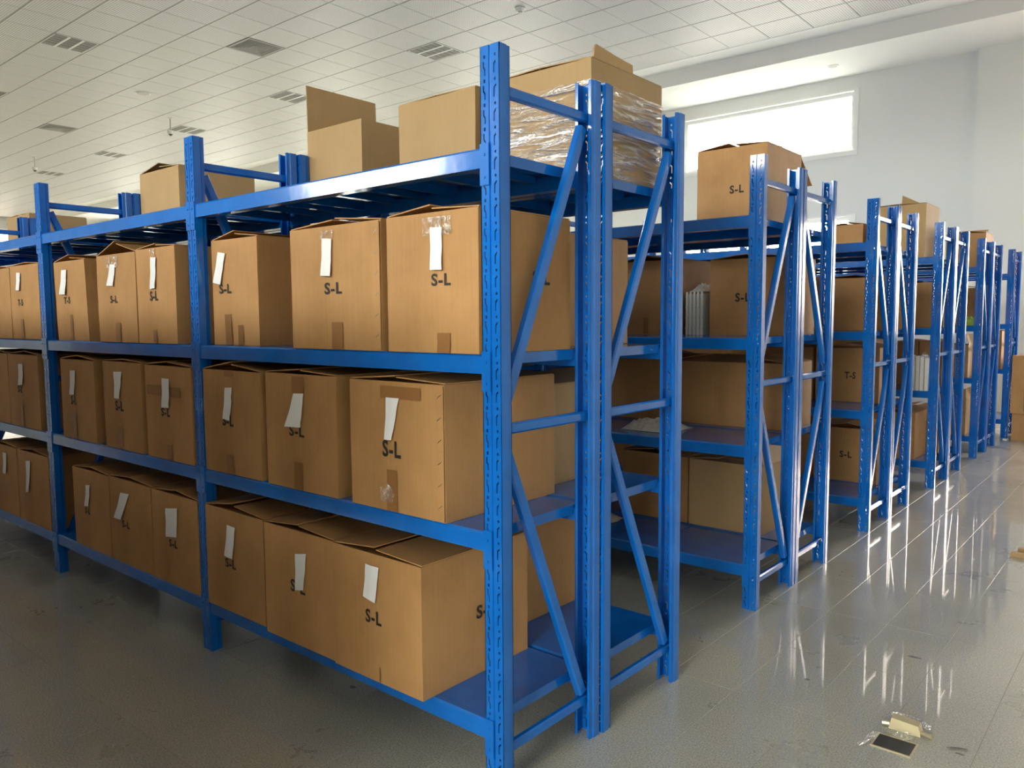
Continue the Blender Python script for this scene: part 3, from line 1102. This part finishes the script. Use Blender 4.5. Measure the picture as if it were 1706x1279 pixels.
carton('carton with a long curling slip left of the second post on the bottom shelf', -3.583, -3.136, 0.0, 0.43, zC, 0.392, GC,
       flaps=(4, 4, -5, -4), paper=[(-3.441, 0.551), (-3.373, 0.558), (-3.403, 0.386), (-3.449, 0.375)])
carton('carton at the picture\'s left edge on the bottom shelf', -4.02, -3.595, 0.0, 0.43, zC, 0.392, GC, flaps=(4, 4, -5, -4),
       paper=[(-3.80, 0.56), (-3.74, 0.56), (-3.75, 0.44), (-3.80, 0.44)])

# on top of the near racks (rear run)
HT = 0.352
carton('closed plain carton on the rack top, just left of the near end post', -0.935, -0.545, 0.50, 0.93, zT, HT, GT, flaps=(1, 1, -2, -2), mat='card_pale')
carton('carton on the rack top with one tall flap standing up at its left side', -1.536, -1.178, 0.52, 0.905, zT, HT, GT, flaps=(90, None, -3, -3), mat='card_pale', flen=(0.195, 0.195, 0.18, 0.18))
carton('open carton on the rack top between the second and third front posts', -3.04, -2.612, 0.50, 0.935, zT, HT, GT, flaps=(9, 4, -12, 4), mat='card_pale')
carton('low carton on the rack top behind the second front post', -1.738, -1.60, 0.55, 0.85, zT, 0.18, GT, flaps=(1, 1, -2, -2), mat='card_pale')
carton('carton on the rack top at the picture\'s left edge', -5.27, -4.83, 0.55, 0.93, zT, 0.31, GT, flaps=(2, 2, -2, -2), mat='card_pale')
bx = carton('film-wrapped carton on the rack top behind the near end post, one flap raised', -0.50, -0.078, 0.52, 0.95, zT, HT + 0.003, GT,
            flaps=(2, 2, -2, -2), mat='card_pale')
m = MB()
for k, (yy, hh, xx) in enumerate([(-0.20, 0.030, 0.0), (-0.17, 0.050, -0.012), (-0.06, 0.040, -0.012), (0.03, 0.030, -0.004)]):
    zt = 0.358
    m.v += [(0.205, yy, zt), (0.209, yy, zt), (0.211 + xx, yy, zt + hh), (0.207 + xx, yy, zt + hh)]
for k in range(3):
    o_ = 4 * k
    m.f += [(o_ + a, o_ + (a + 1) % 4, o_ + 4 + (a + 1) % 4, o_ + 4 + a) for a in range(4)]
m.f += [(3, 2, 1, 0), (12, 13, 14, 15)]
m.build('bent_flap_edge', 'card_pale', bx)
# stretch film skin round the wrapped carton
m = MB()
fw, fd = 0.211 + 0.008, 0.215 + 0.008
n = 12
ring = []
for s, (a, b) in enumerate([((-fw, -fd), (fw, -fd)), ((fw, -fd), (fw, fd)), ((fw, fd), (-fw, fd)), ((-fw, fd), (-fw, -fd))]):
    for i in range(n):
        ring.append((a[0] + (b[0] - a[0]) * i / n, a[1] + (b[1] - a[1]) * i / n))
nz = 10
for k in range(nz + 1):
    z = 0.004 + 0.285 * k / nz
    for (x, y) in ring:
        e = 1 + 0.018 * noise.noise(Vector((x * 9, y * 9, z * 40)))
        m.v.append((x * e, y * e, z + (0.008 * noise.noise(Vector((x * 14, y * 14, 3))) if k == nz else 0)))
NR = len(ring)
for k in range(nz):
    for i in range(NR):
        j = (i + 1) % NR
        m.f.append((k * NR + i, k * NR + j, (k + 1) * NR + j, (k + 1) * NR + i))
m.build('stretch_film', 'film', bx)

# rear run of the near row
G2 = 'cartons in the rear run of the near row'
carton('tall carton seen through the end frame in the rear run\'s upper shelf', -0.62, -0.215, 0.53, 0.955, zA, 0.37, G2, flaps=(4, 4, -3, -3))
carton('open-topped carton seen through the end frame in the rear run\'s middle shelf', -0.70, -0.288, 0.535, 0.955, zB, 0.345, G2, flaps=(5, 14, -3, -3), mat='card_pale', flen=0.16)
carton('carton deep in the rear run\'s bottom shelf, behind the front corner carton', -0.84, -0.42, 0.53, 0.95, zC, 0.37, G2)
carton('second carton in from the end on the rear run\'s upper shelf', -1.05, -0.64, 0.53, 0.95, zA, 0.38, G2)
carton('second carton in from the end on the rear run\'s middle shelf', -1.13, -0.72, 0.53, 0.95, zB, 0.38, G2)
carton('second carton in from the end on the rear run\'s bottom shelf', -1.28, -0.86, 0.53, 0.95, zC, 0.38, G2)

# second row
G3 = 'cartons in the second row of racks'
z2 = [z + 0.0002 for z in ZL2]
carton('big open carton on the second row\'s top, against the bright window, S-L print', -0.605, -0.235, 2.25, 2.70, z2[0], 0.405, G3,
       flaps=(8, 4, 3, 215), text=(SL, -0.425, 1.925, -0.35, 1.965), flen=(0.17, 0.17, 0.2, 0.22))
carton('carton under the second row\'s top shelf, left of its end post, S- showing', -0.535, -0.14, 2.27, 2.68, z2[1], 0.385, G3, text=(SL, -0.395, 1.385, -0.315, 1.43))
carton('two-tone carton left of the white crate in the second row\'s upper shelf', -1.10, -0.70, 2.27, 2.68, z2[1], 0.40, G3, tape=(-0.93, -0.90, 1.22, 1.31))
carton('long dark carton with opened flaps on the second row\'s middle shelf', -0.80, -0.148, 2.33, 2.685, z2[2], 0.335, G3, flaps=(10, 10, 16, -3), flen=(0.2, 0.2, 0.14, 0.17))
carton('dark carton on the second row\'s middle shelf, seen left of the end post', -1.25, -0.82, 2.33, 2.68, z2[2], 0.36, G3)
carton('carton with its side flap standing open on the second row\'s bottom shelf', -0.640, -0.235, 2.27, 2.62, z2[3], 0.355, G3, flaps=(5, 72, -3, -3), flen=(0.17, 0.12, 0.17, 0.17), mat='card_pale')
carton('carton left of the flap-open one on the second row\'s bottom shelf', -1.06, -0.65, 2.27, 2.66, z2[3], 0.36, G3)
# third row
G4 = 'cartons in the third row of racks'
carton('carton on the third row\'s upper shelf at the end', -0.52, -0.125, 3.93, 4.34, z2[1], 0.345, G4)
carton('T-S carton on the third row\'s middle shelf', -0.56, -0.15, 3.93, 4.34, z2[2], 0.36, G4, text=('T-S', -0.365, 0.893, -0.295, 0.94))
carton('S-L carton on the third row\'s bottom shelf', -0.56, -0.15, 3.93, 4.34, z2[3], 0.36, G4, text=(SL, -0.385, 0.36, -0.305, 0.405))
carton('inner carton on the third row\'s bottom shelf', -0.99, -0.58, 3.93, 4.34, z2[3], 0.36, G4)
carton('inner carton on the third row\'s middle shelf', -0.99, -0.58, 3.93, 4.34, z2[2], 0.36, G4)
carton('inner carton on the third row\'s upper shelf', -0.99, -0.58, 3.93, 4.34, z2[1], 0.36, G4)
# fourth row
G5 = 'cartons in the fourth row of racks'
bx4 = carton('large open carton on the fourth row\'s top with a pale flap sticking up', -0.56, -0.165, 5.07, 5.49, z2[0], 0.405, G5, flaps=(2, 2, -3, -3), mat='card_pale')
m = MB()
m.hexa([(0.02, -0.19, 0.41), (0.15, -0.19, 0.41), (0.15, -0.186, 0.41), (0.02, -0.186, 0.41), (0.03, -0.215, 0.475), (0.045, -0.213, 0.468), (0.045, -0.209, 0.468), (0.03, -0.211, 0.475)])
m.build('flap', 'card_pale', bx4)
carton('small carton on the fourth row\'s top, left of the large open one', -0.90, -0.62, 5.09, 5.45, z2[0], 0.29, G5)
carton('carton on the fourth row\'s bottom shelf at the end', -0.58, -0.19, 5.0 + 0.075, 5.46, z2[3], 0.36, G5)
carton('carton on the fourth row\'s upper shelf behind the end posts', -0.52, -0.12, 5.54, 5.93, z2[1], 0.36, G5)
carton('small carton at the back of the fourth row\'s middle shelf, left one', -0.46, -0.30, 5.56, 5.9, z2[2], 0.36, G5)
carton('small carton at the back of the fourth row\'s middle shelf, right one', -0.29, -0.12, 5.56, 5.9, z2[2], 0.36, G5)
carton('carton on the fourth row\'s bottom shelf in the rear run', -0.52, -0.12, 5.54, 5.93, z2[3], 0.34, G5)
# fifth row and beyond
G6 = 'cartons in the farthest racks'
carton('carton on the fifth row\'s top with flaps ajar', -0.46, -0.122, 7.19, 7.58, z2[0], 0.35, G6, flaps=(9, 9, 14, -3))
carton('carton leaning open on the fifth row\'s bottom shelf', -0.42, -0.15, 6.735, 7.10, z2[3], 0.33, G6, flaps=(60, 75, 85, -3), flen=0.10, mat='card_pale')
carton('tall carton on the fifth row\'s middle shelf', -0.40, -0.15, 6.75, 7.10, z2[2], 0.30, G6, flaps=(3, 75, 3, 3), flen=0.10, mat='card_pale')
carton('carton on the fifth row\'s upper shelf', -0.50, -0.13, 7.2, 7.58, z2[1], 0.36, G6)
carton('narrow carton on the sixth row\'s middle shelf', -0.36, -0.12, 8.305, 8.66, z2[2], 0.40, G6)
G7 = 'floor cartons past the last rack'
carton('lower carton of the floor stack past the last rack', 0.022, 0.46, 8.17, 8.62, 0.0, 0.272, G7, flaps=(1, 1, -2, -2), bulge=0.0015)
carton('upper carton of the floor stack past the last rack', 0.005, 0.44, 8.17, 8.62, 0.281, 0.60, G7, flaps=(1, 1, -2, -2), tape=(0.12, 0.16, 0.3, 0.5))

# half-hidden cartons deeper in the rows
for (nm, yy, xs, sh) in (('second', 2.27, (-2.07, -2.49, -2.91), (1, 2, 3)), ('third', 3.48, (-1.35, -2.06, -2.48, -2.90), (1, 2, 3)), ('fourth', 5.07, (-1.35, -2.05, -2.47, -2.89), (1, 2, 3)), ('fifth', 6.72, (-1.36, -2.05, -2.47, -2.89), (1, 2, 3))):
    first_ = {}
    for k in sh:
        rank = ('first', 'second', 'third', 'fourth')
        lb = 'half-hidden carton deep in the %s row\'s %s shelf' % (nm, {1: 'upper', 2: 'middle', 3: 'bottom'}[k])
        for ri, x in enumerate(xs):
            if k not in first_:
                o_ = carton(lb + ', first from the end post', x - 0.02, x + 0.38, yy, yy + 0.40, z2[k], 0.37, 'half-hidden cartons deep in the rows')
                first_[k] = (o_, list(o_.children), o_.location.copy(), x)
            else:
                o_, kd, lc, x_ = first_[k]
                c = o_.copy()
                C.objects.link(c)
                c.location = (lc.x + x - x_, lc.y, lc.z)
                c['label'] = lb + ', %s from the end post' % rank[ri]
                for q in kd:
                    d = q.copy()
                    C.objects.link(d)
                    d.parent = c

# ------------------------------------------------------------------ other goods on the shelves
# white slatted crate, second row upper shelf
t = empty('plastic_crate', (-0.622, 2.42, z2[1]))
tag(t, 'grey-white ribbed crate between two cartons on the second row\'s upper shelf', 'crate')
m = MB()
m.box(-0.05, 0.05, -0.15, 0.15, 0, 0.215)
m.build('crate_body', 'greyplastic', t)
for k in range(5):
    m = MB()
    xx = -0.048 + k * 0.0215
    m.box(xx, xx + 0.010, -0.156, -0.15, 0.0, 0.225)
    m.build('rib', 'plastic', t)
for k in range(4):
    m = MB()
    m.box(-0.052, 0.052, -0.1545, -0.15, 0.03 + k * 0.055, 0.038 + k * 0.055)
    m.build('slat', 'greyplastic', t)


def lump(name, label, cat, x, y, z, w, d, h, mat, seed, group=None, nx=14, ny=12, thick=True):
    o = Vector((seed * 3.1, seed * 1.7, 0))
    m = MB()
    for j in range(ny + 1):
        for i in range(nx + 1):
            u, v = i / nx, j / ny
            r = (1 - (2 * u - 1) ** 4) * (1 - (2 * v - 1) ** 4)
            hh = h * r * (0.55 + 0.9 * abs(noise.noise(Vector((u * 8, v * 8, 0)) + o)))
            wob = 0.12 * noise.noise(Vector((u * 3, v * 3, 5)) + o)
            m.v.append(((u - .5 + wob * .4) * w, (v - .5 + wob * .4) * d, hh + 0.001))
    for j in range(ny):
        for i in range(nx):
            a = j * (nx + 1) + i
            m.f.append((a, a + 1, a + nx + 2, a + nx + 1))
    edge = [i for i in range(nx + 1)] + [j * (nx + 1) + nx for j in range(1, ny + 1)] + [ny * (nx + 1) + i for i in range(nx - 1, -1, -1)] + [j * (nx + 1) for j in range(ny - 1, 0, -1)]
    m.f.append(tuple(edge)[::-1])
    ob = m.build(name, mat, None, (x, y, z))
    return tag(ob, label, cat, group)


lump('crumpled_cloth', 'pale crumpled cloth on the second row\'s middle shelf', 'cloth', -0.70, 2.02, z2[2], 0.28, 0.26, 0.055, 'cloth', 3)
lump('crumpled_cloth', 'flat pale cloth heap on the second row\'s bottom shelf, far left', 'cloth', -1.17, 2.02, z2[3], 0.4, 0.24, 0.07, 'cloth', 5)
lump('plastic_bag', 'white film bag on the crate of the second row', 'bag', -0.625, 2.42, z2[1] + 0.226, 0.085, 0.26, 0.05, 'plastic', 9)
lump('plastic_bag', 'lime green and white bag on the fifth row\'s upper shelf', 'bag', -0.17, 6.85, z2[1], 0.16, 0.2, 0.09, 'green', 11)
lump('plastic_bag', 'white bag on the fourth row\'s middle shelf between the end posts', 'bag', -0.17, 5.42, z2[2], 0.12, 0.10, 0.10, 'plastic', 13)
# stack of white panels in the fourth row
t = empty('panel_bundle', (-0.20, 5.19, z2[2]))
tag(t, 'film-wrapped bundle of upright white panels on the fourth row\'s middle shelf', 'bundle')
for k in range(6):
    m = MB()
    xx = -0.09 + k * 0.031
    m.box(xx, xx + 0.026, -0.13 + 0.004 * (k % 2), 0.13, 0, 0.262 - 0.006 * (k % 3))
    m.build('panel', 'plastic', t)
m = MB()
for k in range(7):
    m.v += [(-0.095 + k * 0.0318, -0.136, 0.25), (-0.095 + k * 0.0318, 0.02, 0.275 + 0.025 * sin(k * 2.1))]
m.f = [(2 * k, 2 * k + 2, 2 * k + 3, 2 * k + 1) for k in range(6)]
m.build('film_cover', 'ctape', t)

# ------------------------------------------------------------------ things on the floor
t = empty('floor_socket', (0.735, 1.03, 0.0))
tag(t, 'open brass floor socket with a black well and raised lid in the aisle floor', 'floor socket')
m = MB()
m.box(-0.055, 0.050, -0.095, -0.012, 0.0002, 0.0022)
m.build('socket_well_dark', 'black', t)  # flat black slab, painted as the dark inside an open recess
m = MB()
for a, b, c, d in ((-0.060, 0.055, -0.100, -0.095), (-0.060, 0.055, -0.012, -0.007), (-0.060, -0.055, -0.095, -0.012), (0.050, 0.055, -0.095, -0.012)):
    m.box(a, b, c, d, 0.0002, 0.0035)
m.build('socket_frame', 'brass', t)
m = MB()
m.hexa([(-0.045, 0.045, 0.0), (0.048, 0.045, 0.0), (0.048, 0.085, 0.0), (-0.045, 0.085, 0.0), (-0.038, 0.050, 0.034), (0.040, 0.050, 0.030), (0.040, 0.078, 0.034), (-0.038, 0.078, 0.040)])
m.build('socket_lid', 'brass', t)
m = MB()
m.tube((-0.066, 0.055, 0.008), (-0.045, 0.058, 0.010), 0.008, 8)
m.tube((0.048, 0.062, 0.008), (0.078, 0.055, 0.007), 0.007, 8)
m.build('lid_hinge', 'brass', t)


def scrap(name, label, x, y, w, d, mat, seed, rz=0.0, hh=0.01, cat='scrap'):
    rnd = random.Random(seed)
    m = MB()
    n = 5
    for j in range(n + 1):
        for i in range(n + 1):
            u, v = i / n - .5, j / n - .5
            m.v.append((u * w * (1 + .3 * rnd.uniform(-1, 1)), v * d * (1 + .3 * rnd.uniform(-1, 1)), 0.0015 + hh * rnd.random()))
    for j in range(n):
        for i in range(n):
            a = j * (n + 1) + i
            m.f.append((a, a + 1, a + n + 2, a + n + 1))
    o = m.build(name, mat, None, (x, y, 0))
    o.rotation_euler = (0, 0, rz)
    return tag(o, label, cat)


scrap('tape_scrap', 'crinkled clear tape between the socket well and its lid', 0.745, 1.045, 0.06, 0.045, 'ctape', 1, 0.2, 0.012)
scrap('tape_scrap', 'crinkled clear tape beyond the socket\'s raised lid', 0.735, 1.16, 0.10, 0.05, 'ctape', 2, -0.1, 0.014)
scrap('tape_scrap', 'thin clear tape strand on the floor left of the socket well', 0.665, 0.97, 0.02, 0.12, 'ctape', 3, -0.2, 0.008)
scrap('paper_scrap', 'small dark sliver of litter on the floor right of the socket', 0.885, 1.075, 0.05, 0.008, 'lampdark', 4, 0.5, 0.003)
for nm, x, y, dz in (('wooden batten on the floor at the right edge, nearer of two', 0.89, 3.42, 0), ('short wooden batten on the floor at the right edge, farther of two', 0.91, 3.53, 0)):
    m = MB()
    m.box(-0.20, 0.20, -0.018, 0.018, 0.0, 0.022)
    o = m.build('wooden_batten', 'card_pale', None, (x, y, 0.0003))
    o.rotation_euler = (0, 0, -0.12)
    tag(o, nm, 'batten')
m = MB()
m.box(-0.02, 0.02, -0.03, 0.03, 0.0, 0.012)
o = m.build('foam_block', 'plastic', None, (-0.02, 8.12, 0.0003))
tag(o, 'small white foam scrap on the floor before the last rack\'s cartons', 'scrap')


# ------------------------------------------------------------------ ceiling fixtures
def lamp_fixture(i, j, label, first=[None]):
    x, y = CX + i * CT, CY + j * CT
    t = empty('ceiling_light', (x + CT, y, CEIL), pi / 2)
    tag(t, label, 'ceiling light', 'recessed louvre lights')
    a, b = 0.014, CT - 0.014
    m = MB()
    for q in ((a, b, a, a + .012), (a, b, b - .012, b), (a, a + .012, a, b), (b - .012, b, a, b)):
        m.box(q[0], q[1], q[2], q[3], -0.004, 0.10)
    m.build('light_frame', 'metal_white', t)
    m = MB()
    m.box(a, b, a, b, 0.10, 0.11)
    m.build('light_housing', 'lamphouse', t)
    w = (b - a - .024) / 3
    for k in range(3):
        x0 = a + .012 + k * w
        m = MB()
        n = 6
        for q in range(n + 1):
            u = q / n
            zz = 0.002 + 0.07 * sin(pi * u)
            m.v += [(x0 + w * u, a + .012, zz), (x0 + w * u, b - .012, zz)]
        m.f += [(2 * q, 2 * q + 1, 2 * q + 3, 2 * q + 2) for q in range(n)]
        m.build('reflector', 'reflector', t)
        m = MB()
        m.tube((x0 + w / 2, a + .03, 0.045), (x0 + w / 2, b - .03, 0.045), 0.013, 8)
        m.build('lamp_tube', 'plastic', t)
        for q in range(1, 6):
            yy = a + (b - a) * (q - 0.5) / 6
            m = MB()
            m.hexa([(x0 + .004, yy - .003, 0.0), (x0 + w - .004, yy - .003, 0.0), (x0 + w - .004, yy + .003, 0.0), (x0 + .004, yy + .003, 0.0),
                    (x0 + .012, yy - .010, 0.03), (x0 + w - .012, yy - .010, 0.03), (x0 + w - .012, yy + .010, 0.03), (x0 + .012, yy + .010, 0.03)])
            m.build('louvre_blade', 'blade', t)
        if k:
            m = MB()
            m.box(x0 - 0.016, x0 + 0.016, a + .012, b - .012, -0.002, 0.004)
            m.build('louvre_rail', 'metal_white', t)
    return t


lab = {(-4, 0): 'louvred ceiling light directly left of the near end post\'s top', (-10, 0): 'louvred ceiling light partly behind the carton with the raised flap',
       (-16, 0): 'louvred ceiling light above the second front post', (-22, 0): 'faint louvred ceiling light far left above the open rack-top carton',
       (-28, 0): 'farthest louvred ceiling light of the right-hand line', (-10, -6): 'louvred ceiling light in the picture\'s upper left corner',
       (-16, -6): 'louvred ceiling light cut by the picture\'s left edge, upper', (-22, -6): 'louvred ceiling light cut by the picture\'s left edge, lower'}
for (i, j) in LIGHTS:
    if (i, j) in lab:
        lamp_fixture(i, j, lab[(i, j)])
    else:
        m = MB()
        x, y = CX + i * CT, CY + j * CT
        m.box(x + .01, x + CT - .01, y + .01, y + CT - .01, CEIL, CEIL + .004)
        m.build('ceiling_tile', 'ctile', ceil_o)


def vent(i, j, label):
    x, y = CX + (i + .5) * CT, CY + (j + .5) * CT
    t = empty('ceiling_vent', (x, y, CEIL))
    tag(t, label, 'vent', 'square ceiling air vents')
    m = MB()
    h = CT / 2 - 0.012
    m.box(-h, h, -h, h, 0.09, 0.10)
    m.build('duct_backing', 'ventdark', t)

    def ringm(r0, z0, r1, z1, name):
        m = MB()
        a = [(-r0, -r0, z0), (r0, -r0, z0), (r0, r0, z0), (-r0, r0, z0), (-r1, -r1, z1), (r1, -r1, z1), (r1, r1, z1), (-r1, r1, z1)]
        b = [(p[0], p[1], p[2] + 0.002) for p in a]
        m.v = a + b
        for q in range(4):
            r = (q + 1) % 4
            m.f += [(q, r, 4 + r, 4 + q), (8 + q, 12 + q, 12 + r, 8 + r), (q, 8 + q, 8 + r, r), (4 + q, 4 + r, 12 + r, 12 + q)]
        m.build(name, 'vent', t)
    ringm(h, -0.003, h - 0.03, -0.003, 'vent_frame')
    for k in range(6):
        r = h - 0.035 - k * 0.036
        ringm(r, -0.001, r - 0.030, 0.028, 'vent_louvre')


vent(-7, -3, 'square ceiling vent left of the rack-top carton with the raised flap')
vent(-19, -3, 'square ceiling vent above the far left rack posts')
for (i, j) in VENTS[2:]:
    m = MB()
    x, y = CX + i * CT, CY + j * CT
    m.box(x + .01, x + CT - .01, y + .01, y + CT - .01, CEIL, CEIL + .004)
    m.build('ceiling_tile', 'ctile', ceil_o)


def disc(name, label, cat, x, y, z, parts, group=None):
    t = empty(name, (x, y, z))
    tag(t, label, cat, group)
    for nm, zt, zb, r0, r1, mt in parts:
        m = MB()
        m.tube((0, 0, zt), (0, 0, zb), r0, 20, r1)
        m.build(nm, mt, t)
    return t


disc('smoke_detector', 'white smoke detector at the top edge, right of the near post', 'smoke detector', -5.06, 6.22, CEIL,
     [('mounting_plate', 0, -0.012, 0.066, 0.070, 'plastic'), ('sensor_body', -0.012, -0.045, 0.062, 0.045, 'plastic'), ('sensor_grille', -0.045, -0.056, 0.03, 0.026, 'greyplastic')])
disc('ceiling_speaker', 'round ceiling speaker between the two square vents', 'speaker', -12.14, 4.857, CEIL,
     [('speaker_rim', 0, -0.010, 0.12, 0.125, 'plastic'), ('speaker_grille', -0.010, -0.016, 0.10, 0.095, 'greyplastic')])
for (x, y, lb) in ((-13.4, 5.95, 'hanging camera above the louvred light over the second post'), (-19.2, 5.6, 'tiny hanging camera far left, above the rack posts')):
    disc('hanging_camera', lb, 'camera', x, y, CEIL, [('drop_rod', 0, -0.24, 0.010, 0.010, 'greyplastic'), ('ceiling_plate', 0, -0.01, 0.04, 0.04, 'plastic'), ('camera_dome', -0.24, -0.30, 0.06, 0.045, 'plastic'), ('dome_lens', -0.30, -0.33, 0.04, 0.015, 'lampdark')])
for (x, y, lb) in ((-2.66, 10.35, 'recessed downlight in the soffit above the window\'s right end'), (-5.70, 10.35, 'recessed downlight in the soffit right of the film-wrapped carton')):
    disc('downlight', lb, 'downlight', x, y, SOFFIT, [('downlight_rim', 0.0, -0.008, 0.085, 0.080, 'metal_white'), ('downlight_lens', -0.008, -0.011, 0.062, 0.058, 'greyplastic')], 'soffit downlights')

# ------------------------------------------------------------------ the row behind the camera, which shades the lower shelves
rack('loaded blue rack run behind the camera, out of the picture', -0.05, -1.75, DD, 4, 'B', ZLEV, GR)
first = None
for bay in range(4):
    for sl in range(3):
        for z in ZLEV[1:]:
            x = -0.05 - bay * L_BAY - PW - 0.26 - sl * 0.47
            if first is None:
                first = carton('carton on the rack behind the camera, out of the picture', x - .2, x + 0.20, -1.70, -1.31, z + .0002, 0.385, 'cartons behind the camera')
                kids = list(first.children)
                fx = first.location.copy()
            else:
                c = first.copy()
                C.objects.link(c)
                c.location = (x, fx.y, z + .0002)
                for q in kids:
                    d = q.copy()
                    C.objects.link(d)
                    d.parent = c
